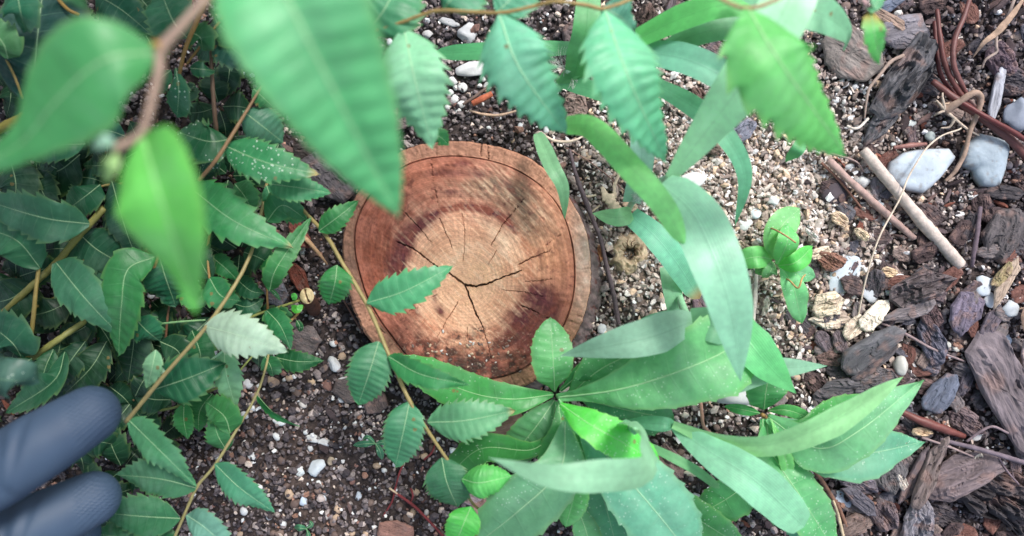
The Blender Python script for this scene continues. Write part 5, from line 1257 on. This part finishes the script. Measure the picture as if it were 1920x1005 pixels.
# ------------------------------------------------------------------ grasses
def hairs(parent, u, v, z, n, ln, a0, a1, seed):
    r = random.Random(seed); VV, FF, off = [], [], 0
    for k in range(n):
        a = R(r.uniform(a0, a1)); l = ln * r.uniform(0.5, 1.1); bu, bv = u + r.uniform(-8, 8), v + r.uniform(-8, 8)
        C, _ = spline([P(bu, bv, z / 1000), P(bu + l * 0.6 * math.cos(a), bv + l * 0.6 * math.sin(a), (z + 2) / 1000), P(bu + l * math.cos(a + .2), bv + l * math.sin(a + .2), (z + 1) / 1000)], 5)
        V, F = tube_geo(C, np.linspace(0.00006, 0.00002, 5), 3)
        VV.append(V); FF.append([f + off for f in F]); off += len(V)
    o = put('hairs', np.vstack(VV), [np.vstack([f[0] for f in FF]), np.vstack([f[1] for f in FF])], M_STEM, None, parent, col=np.tile(np.array(L(226, 230, 220)), (off, 1)))
    o['kind'] = 'stuff'
def grass(label, base, culm, rc, blades, group=None):
    b = P(base[0], base[1], 0)
    t = thing('grass_plant', label, 'grass plant', b, group)
    for pts, r in culm: stem('culm', pts, r, M_STEM, t, sides=8, col=rc, bump=0.04)
    for bl in blades:
        pts, w, tone = bl[:3]; o = bl[3] if len(bl) > 3 else {}
        leaf(t, pts, w, tone, name='blade', **({'kind': 'grass', 'fold': 10, 'wave': 0.05, 'ns': 4} | o))
    return t
g1 = grass('tall grass with the broad long blade hanging down right of the stump', (1240,350), [([(1215,360,0),(1240,350,40),(1256,334,82)],[6,7,8])], L(150,196,150), [
 ([(1256,334,84),(1325,245,98),(1395,150,112),(1470,20,118),(1500,-60,116)],98,L(164,226,180),{'fold':12,'kind':'fan','roll':-8}),
 ([(1240,345,86),(1298,400,94),(1345,500,100),(1374,600,98),(1389,716,86)],102,L(156,216,184),{'fold':10,'roll':-4}),
 ([(1058,234,78),(1110,240,92),(1180,310,104),(1245,385,106),(1285,460,98)],50,L(140,226,132),{'fold':-6,'kind':'strap','roll':[20,6,0,0]}),
])
g2 = grass('short hairy grass with a torn blade between the stump and the long blade', (1182,392), [([(1178,395,0),(1181,388,20),(1186,378,34)],[5,6,6]),([(1186,378,34),(1205,362,44),(1238,342,60),(1256,334,80)],[7,8,9,9])], L(160,204,170), [
 ([(1184,398,36),(1160,408,42),(1111,400,34)],34,L(120,190,140),{'fold':14}),
 ([(1182,404,36),(1225,440,42),(1268,492,40),(1312,560,24)],50,L(126,194,160),{'kind':'strap','tipbrown':1.2}),
 ([(1250,500,26),(1262,550,30),(1272,606,24)],34,L(112,178,140),{'kind':'strap','tipbrown':.0}),
 ([(1184,378,36),(1200,320,48),(1204,240,58),(1190,150,62)],46,L(142,196,176),{'kind':'strap','fold':18}),
])
hairs(g2, 1190, 372, 42, 60, 26, -80, 30, 3)
g3 = grass('hairy grass clump behind the hanging leaves right of the top twig', (1052,158), [([(1040,170,0),(1050,158,30),(1066,130,48)],[6,6,6]),([(1050,158,30),(1085,110,50),(1110,75,62)],[5,5,5])], L(150,190,156), [
 ([(1075,150,44),(1088,100,56),(1100,50,62),(1105,-40,60)],52,L(98,176,112),{'kind':'strap'}),
 ([(1048,160,40),(1075,135,46),(1110,100,52)],28,L(100,180,110),{'kind':'strap'}),
 ([(1050,152,40),(1110,168,50),(1200,200,56)],34,L(96,168,120),{'kind':'strap'}),
 ([(1195,72,66),(1290,28,76),(1370,8,80),(1470,22,76)],54,L(96,190,100),{'kind':'strap','roll':-10}),
 ([(1240,98,58),(1310,62,66),(1395,48,66),(1450,50,60)],44,L(98,172,122),{'kind':'strap'}),
 ([(1190,95,62),(1290,112,74),(1380,158,76),(1440,200,70)],60,L(122,188,156),{'kind':'strap','fold':14}),
 ([(1215,152,52),(1300,200,60),(1360,255,64),(1396,330,60),(1378,424,44)],42,L(116,186,144),{'fold':12}),
 ([(1070,90,46),(980,92,54),(900,96,54),(812,100,48)],34,L(86,168,108),{'kind':'strap'}),
 ([(1390,-30,90),(1480,5,98),(1550,30,98),(1588,62,88),(1582,96,76)],74,L(116,186,150),{'fold':12}),
 ([(1505,262,60),(1495,282,62),(1472,304,54)],26,L(100,184,122)),
 ([(1008,250,34),(1034,310,46),(1055,352,46),(1059,412,36)],30,L(128,194,152),{'fold':14}),
])
hairs(g3, 1055, 122, 48, 46, 34, 150, 260, 5); hairs(g3, 1075, 150, 44, 30, 22, 30, 110, 6)
g4 = grass('grass with a pale blade pointing left over the broad weed leaf', (1300,600), [([(1270,520,10),(1275,560,30),(1292,602,62)],[6,7,8])], L(140,190,150), [
 ([(1298,602,66),(1225,630,76),(1145,648,76),(1050,667,64)],76,L(136,196,168),{'fold':10,'roll':-6,'kind':'spear'}),
 ([(1290,600,62),(1230,608,64),(1150,640,56)],44,L(110,176,136),{'roll':10}),
 ([(1290,600,62),(1340,612,68),(1372,630,66)],60,L(112,178,140),{'kind':'strap'}),
 ([(1375,600,60),(1425,668,64),(1493,738,54)],74,L(104,186,124),{'fold':14,'kind':'spear'}),
 ([(1310,735,52),(1400,703,58),(1460,690,58),(1552,686,48)],54,L(128,190,156),{'kind':'spear'}),
])
g5 = grass('grass whose long blade sweeps up to the right over the second weed', (1262,800), [([(1240,800,0),(1252,800,30),(1268,798,52)],[7,7,7])], L(132,186,140), [
 ([(1262,796,60),(1350,828,70),(1450,832,76),(1570,785,76),(1694,706,62)],58,L(132,204,144),{'kind':'sweep','fold':16,'roll':[0,20,8,0]}),
 ([(1262,798,58),(1330,846,70),(1420,905,76),(1508,988,66)],78,L(128,196,162),{'fold':12,'kind':'blunt'}),
 ([(1262,798,50),(1240,795,52),(1170,790,44)],30,L(110,180,140)),
])
g6 = grass('grass with a blade curled into a horizontal arch in front of the weed', (1180,800), [([(1150,790,0),(1170,790,40),(1190,808,80)],[6,7,7])], L(124,180,136), [
 ([(1178,790,70),(1204,822,92),(1218,845,104),(1205,885,110),(1130,893,116),(1030,893,118),(915,858,110)],76,L(142,200,164),{'fold':4,'kind':'grass','roll':[0,-40,-55,-20,4,6,6],'ns':5}),
 ([(1215,835,60),(1270,862,64),(1310,885,62),(1350,916,54)],18,L(108,182,128),{'kind':'strap'}),
 ([(1165,790,60),(1180,820,62),(1200,860,56)],34,L(112,178,134)),
])
sprout = thing('grass_sprout', 'tiny green sprout with narrow leaves in the soil left of the round leaf', 'sprout', P(705, 832, 0))
stem('stem', [(706,838,0),(704,832,8)], [1.6, 1.4], M_STEM, sprout, col=L(90,150,100), sides=6)
for pts, w in [([(704,832,8),(685,832,11),(662,835,7)],13),([(704,832,8),(712,845,10),(716,862,6)],13),([(704,832,8),(720,830,10),(735,838,8)],10),([(704,832,8),(690,820,10),(680,824,7)],8)]:
    leaf(sprout, pts, w, L(70, 136, 100), 'oval')
sp2 = thing('grass_sprout', 'tiny green sprout at the bottom edge below the blue pebbles', 'sprout', P(575, 990, 0))
stem('stem', [(576,1008,0),(575,990,8)], [1.6, 1.4], M_STEM, sp2, col=L(80,140,90), sides=6)
for pts, w in [([(575,992,8),(562,990,11),(552,990,7)],14),([(575,992,8),(578,1005,10),(574,1020,6)],10),([(575,990,8),(584,984,9),(580,976,8)],8)]:
    leaf(sp2, pts, w, L(70, 130, 95), 'oval')

# ------------------------------------------------------------------ broad weeds
def weed(label, c, zc, leaves, stemcol=L(120, 176, 110), extra=()):
    b = P(c[0] + 4, c[1] + 6, 0)
    t = thing('broadleaf_weed', label, 'weed', b)
    stem('stem', [(c[0] + 6, c[1] + 8, -2), (c[0] + 3, c[1] + 4, zc * 0.5), (c[0], c[1], zc)], [5, 5, 4], M_STEM, t, base=b, col=stemcol, sides=10)
    for pts, r in extra: stem('leaf_stalk', pts, r, M_STEM, t, col=stemcol, sides=7)
    for lf in leaves:
        pts, w, tone = lf[:3]; o = lf[3] if len(lf) > 3 else {}
        leaf(t, pts, w, tone, **({'kind': 'lance', 'fold': 17, 'wave': 0.16, 'seed': None} | o))
    return t
weed('largest broadleaf weed, its leaves fanning out below the right side of the stump', (1046,742), 42, [
 ([(1040,734,44),(1038,690,54),(1032,594,50)],86,L(92,172,104),{'kind':'wide','fold':8}),
 ([(1038,740,42),(950,748,46),(860,728,42),(740,668,34)],84,L(74,158,86),{'fold':12,'kind':'wide'}),
 ([(1046,745,46),(1170,728,58),(1310,682,66),(1428,622,58)],176,L(108,190,118),{'fold':12,'roll':4,'kind':'obl'}),
 ([(1050,732,36),(1100,695,42),(1200,655,36)],62,L(66,142,80),{'fold':16}),
 ([(1060,748,34),(1130,690,44),(1240,640,40)],110,L(92,166,108),{'kind':'lance'}),
 ([(1090,748,34),(1180,770,42),(1262,786,34)],100,L(90,164,116),{'kind':'wide'}),
 ([(1040,750,38),(1005,800,42),(950,868,32)],78,L(78,148,96),{'kind':'wide'}),
 ([(1046,752,44),(1052,810,46),(1035,890,38)],80,L(84,170,98),{'kind':'lance','fold':16}),
 ([(1050,757,60),(1105,795,70),(1165,828,70),(1236,870,60)],82,L(96,212,84),{'kind':'wide','fold':18,'roll':-22,'label':'vivid fresh green leaf'}),
 ([(1062,770,36),(1080,830,42),(1130,880,36)],70,L(84,168,100),{'kind':'lance'}),
 ([(1060,790,50),(1050,880,60),(970,960,58),(880,1030,50)],124,L(108,182,130),{'kind':'wide','roll':6}),
 ([(1085,800,46),(1160,880,60),(1230,960,62),(1310,1060,56)],150,L(116,186,146),{'kind':'wide'}),
 ([(1070,800,36),(1120,900,42),(1160,1040,38)],110,L(88,160,120),{'kind':'wide'}),
 ([(1055,790,38),(1000,842,44),(900,842,44),(830,905,34)],66,L(56,138,72),{'kind':'lance','roll':-14}),
 ([(1080,860,50),(1078,920,56),(1060,990,50)],60,L(96,188,102),{'kind':'wide'}),
 ([(1070,920,44),(1100,1000,44),(1110,1060,40)],60,L(72,150,90),{'kind':'lance'}),
 ([(1180,880,34),(1280,955,40),(1400,1030,34)],80,L(66,148,84),{'kind':'wide'}),
 ([(1090,860,34),(1130,940,34),(1150,1010,30)],80,L(74,140,104),{'kind':'wide'}),
 ([(1048,748,52),(1068,785,58),(1098,820,54)],24,L(110,190,120),{'kind':'lance','fold':30}),
], extra=[([(1046,742,42),(1058,765,52),(1090,800,58)],[3,3,3])])
weed('second broadleaf weed at the lower right with two long pale pointed leaves', (1430,778), 30, [
 ([(1432,768,34),(1436,735,40),(1446,680,34)],88,L(78,158,98),{'kind':'wide'}),
 ([(1440,778,32),(1500,800,40),(1560,775,36),(1640,752,26)],60,L(62,150,76),{'kind':'lance','roll':-10}),
 ([(1440,782,38),(1530,840,52),(1610,808,58),(1730,712,46)],104,L(116,190,140),{'kind':'point','roll':8}),
 ([(1440,785,34),(1530,835,44),(1620,850,48),(1732,828,38)],104,L(112,186,146),{'kind':'point','roll':-4}),
 ([(1436,785,36),(1448,850,44),(1500,930,48),(1570,1040,42)],104,L(88,172,104),{'kind':'wide','roll':-14}),
 ([(1440,788,34),(1465,880,40),(1510,980,38),(1530,1060,34)],96,L(106,176,140),{'kind':'wide'}),
 ([(1430,785,38),(1428,850,40),(1390,915,38),(1300,972,30)],98,L(80,158,98),{'kind':'lance'}),
 ([(1425,775,34),(1392,768,36),(1358,762,30)],20,L(74,156,88),{'kind':'oval'}),
 ([(1440,770,30),(1480,770,34),(1530,790,28)],24,L(78,160,90),{'kind':'oval'}),
 ([(1445,785,40),(1470,850,48),(1480,900,44)],30,L(104,190,110),{'kind':'lance','fold':26}),
 ([(1450,985,14),(1460,960,18),(1480,940,14)],26,L(96,176,110),{'kind':'oval'}),
], stemcol=L(150, 120, 70))
weed('small seedling with smooth oval leaves growing among the pale shavings', (1456,492), 14, [
 ([(1448,486,15),(1415,482,21),(1370,494,15)],42,L(104,196,110),{'kind':'oval'}),
 ([(1452,486,16),(1462,430,24),(1500,390,18)],58,L(108,186,120),{'kind':'oval'}),
 ([(1458,494,20),(1476,455,28),(1478,418,24)],44,L(96,186,108),{'kind':'oval'}),
 ([(1460,498,20),(1492,492,28),(1524,462,22)],36,L(88,192,92),{'kind':'oval'}),
 ([(1462,502,16),(1500,510,20),(1528,520,14)],34,L(110,182,126),{'kind':'oval'}),
 ([(1464,500,18),(1488,540,22),(1502,606,14)],46,L(112,192,124),{'kind':'oval'}),
 ([(1452,494,15),(1444,510,18),(1438,522,13)],28,L(100,176,112),{'kind':'oval'}),
 ([(1450,492,14),(1430,505,16),(1415,512,12)],26,L(84,164,96),{'kind':'oval'}),
])
stick('thin_twig', [(1425,432,14),(1445,428,24),(1470,440,32),(1492,455,32)], [1.3,1.5,1.6,1.6], L(166,130,92), 'hair thin tan stem bent over the top of the seedling', 'twig')
stick('thin_twig', [(1462,518,12),(1480,526,24),(1496,540,28),(1504,522,28),(1510,515,26)], [1.6,1.8,1.6,2,1.2], L(170,140,92), 'tiny hooked dry stem on the lower seedling leaf', 'twig')

# ------------------------------------------------------------------ gloved hand
def glove_mat():
    m, nt, b, out = nodes('glove_rubber'); g = G(nt)
    ob = g.obj()
    c = g.ramp(g.noise(30, 3, 0.6, ob), [(0.3, L(50, 66, 88)), (0.7, L(62, 80, 102))])
    nt.links.new(c, b.inputs['Base Color']); b.inputs['Roughness'].default_value = 0.58
    b.inputs['Specular IOR Level'].default_value = 0.35
    a = g.n('ShaderNodeAttribute', attribute_name='grip').outputs['Fac']
    mp = g.n('ShaderNodeMapping'); mp.inputs['Rotation'].default_value = (0, 0, R(30)); mp.inputs['Scale'].default_value = (0.75, 1.25, 0.0); nt.links.new(ob, mp.inputs[0])
    br = g.n('ShaderNodeTexVoronoi', feature='F1'); br.inputs['Scale'].default_value = 850; br.inputs['Randomness'].default_value = 0.05
    nt.links.new(mp.outputs[0], br.inputs['Vector'])
    h = g.math('MULTIPLY', g.math('MULTIPLY', br.outputs['Distance'], -1.0), a)
    h = g.math('ADD', g.math('MULTIPLY', h, 3.0), g.math('MULTIPLY', g.noise(500, 3, 0.6, ob), 0.12))
    nt.links.new(g.bump(h, 0.36, 0.0003), b.inputs['Normal'])
    return m
def glove():
    import bmesh
    # finger chains: (u, v, z mm, radius mm)
    def W(u, v, z): return P(u, v, z / 1000)
    tip1, tip2 = W(168, 778, 92), W(172, 935, 74)
    d1 = (W(-30, 900, 104) - tip1); d1 /= np.linalg.norm(d1)
    d2 = (W(-30, 1035, 90) - tip2); d2 /= np.linalg.norm(d2)
    chains = []
    def chain(tip, d, segs, up, r0):
        p = tip.copy(); out = [(p.copy(), r0)]
        d = d.copy()
        for ln, bend, r in segs:
            p = p + d * ln; out.append((p.copy(), r)); d = d + np.array((0, 0, bend)); d /= np.linalg.norm(d)
        return out
    f1 = chain(tip1, d1, [(0.009, 0, .0112), (0.010, 0.02, .0118), (0.008, 0.08, .0112), (0.014, 0.10, .0122), (0.014, 0.2, .0122), (0.022, 0.1, .0125), (0.024, -0.1, .014)], 0, .0098)
    f2 = chain(tip2, d2, [(0.009, 0, .0112), (0.010, 0.02, .0116), (0.010, 0.08, .0114), (0.014, 0.10, .0122), (0.016, 0.2, .0122), (0.022, 0.1, .0126), (0.024, -0.1, .014)], 0, .0098)
    pf = f1[-1][0]; pm = f2[-1][0]
    off = pm - pf; off[2] = -0.004; off = off / np.linalg.norm(off) * 0.022
    f3 = [(p + off * 1.0 + np.array((-0.004, 0, -0.012)) * (1 - k / 8), r * 0.95) for k, (p, r) in enumerate(f2)]
    f4 = [(p + off * 2.0 + np.array((-0.018, 0, -0.02)) * (1 - k / 8), r * 0.82) for k, (p, r) in enumerate(f2)]
    wrist = pf + d1 * 0.085 + off * 1.3 + np.array((0, 0, 0.02))
    th = [(pf + np.array((0.012, 0.045, -0.03)), .0115), (pf + np.array((0.0, 0.042, -0.022)), .0122), (pf + np.array((-0.016, 0.036, -0.012)), .0128), (pf + d1 * 0.035 + np.array((0, 0.022, -0.006)), .016), (pf + d1 * 0.06, .019)]
    bm = bmesh.new()
    V, F, o = [], [], 0
    def addtube(ch):
        nonlocal o
        C, _ = spline([c[0] for c in ch], 60)
        rr = np.interp(np.linspace(0, 1, 60), np.linspace(0, 1, len(ch)), [c[1] for c in ch])
        t = np.arange(12) / 12.0
        d = C[0] - C[1]; d /= np.linalg.norm(d)
        cap = [C[0] + d * rr[0] * math.sin(a) for a in np.linspace(math.pi / 2 * 0.98, 0.15, 8)]
        cr = [rr[0] * math.cos(a) for a in np.linspace(math.pi / 2 * 0.98, 0.15, 8)]
        v, f = tube_geo(np.vstack([cap, C]), np.concatenate([cr, rr]), 28, flat=0.9)
        V.append(v); F.append([q + o for q in f]); o += len(v)
    for ch in (f1, f2, f3, f4, th): addtube(ch)
    # palm bones
    for a, b2 in ((f1, 0), (f2, .4), (f3, .8), (f4, 1.1)):
        e = wrist + off * (b2 - 0.6)
        addtube([(a[-2][0], .0135), (a[-1][0], .0155), ((a[-1][0] + e) / 2, .017), (e, .018)])
    addtube([(wrist + off * 0.2 - d1 * 0.02, .024), (wrist + d1 * 0.03, .026), (wrist + d1 * 0.09 + np.array((0, 0, 0.02)), .032)])
    Vn = np.vstack(V); me = mesh_np('glove', Vn, [np.vstack([f[0] for f in F]), np.vstack([f[1] for f in F])])
    tmp = bpy.data.objects.new('glove_tmp', me); scene.collection.objects.link(tmp)
    md = tmp.modifiers.new('r', 'REMESH'); md.mode = 'VOXEL'; md.voxel_size = 0.0009; md.use_smooth_shade = True
    ms = tmp.modifiers.new('s', 'SMOOTH'); ms.factor = 0.5; ms.iterations = 9
    dg = bpy.context.evaluated_depsgraph_get(); ev = tmp.evaluated_get(dg)
    m2 = bpy.data.meshes.new_from_object(ev)
    bpy.data.objects.remove(tmp)
    n = len(m2.vertices); co = np.zeros(n * 3, np.float32); m2.vertices.foreach_get('co', co); co = co.reshape(-1, 3).astype(float)
    # folds in the rubber: wrinkles at the finger joint plus soft pinches
    grip = np.zeros(n)
    for tip, d, ch in ((tip1, d1, f1), (tip2, d2, f2)):
        ax = (co - tip) @ d; dist = np.linalg.norm((co - tip) - ax[:, None] * d, axis=1)
        near = dist < 0.0155
        side = np.cross(d, (0, 0, 1)); sl = (co - tip) @ side
        grip = np.maximum(grip, near * (1 - sstep(0.0035, 0.0065, ax + 0.25 * sl)) * sstep(-0.012, -0.004, ax + 0.006))
        for c0, wd, am, sk in ((0.022, 0.0022, 0.0007, 0.9), (0.028, 0.0030, 0.0016, 0.5), (0.0345, 0.0026, 0.0012, -0.5), (0.040, 0.003, 0.0016, 0.2), (0.046, 0.003, 0.0013, -0.3)):
            g_ = np.exp(-((ax - c0 + sk * sl) / wd) ** 2) * near * (0.3 + vn(sl * 160 + 4, ax * 60, 2))
            co[:, 2] -= am * g_
        co[:, 2] += near * 0.0022 * (fbm(ax * 55 + 2, sl * 70 + 3, 2, 6) - 0.5) * sstep(0.014, 0.03, ax)
    m2.vertices.foreach_set('co', co.astype(np.float32).ravel())
    base = wrist
    at = m2.attributes.new('grip', 'FLOAT', 'POINT'); at.data.foreach_set('value', grip.astype(np.float32))
    co2 = (co - base).astype(np.float32); m2.vertices.foreach_set('co', co2.ravel())
    m2.polygons.foreach_set('use_smooth', np.ones(len(m2.polygons), bool)); m2.update()
    m2.materials.clear(); m2.materials.append(glove_mat())
    o_ = link('gloved_hand', m2, base)
    tag(o_, 'blue grey rubber gloved hand reaching in with two textured fingertips', 'gloved hand')
glove()
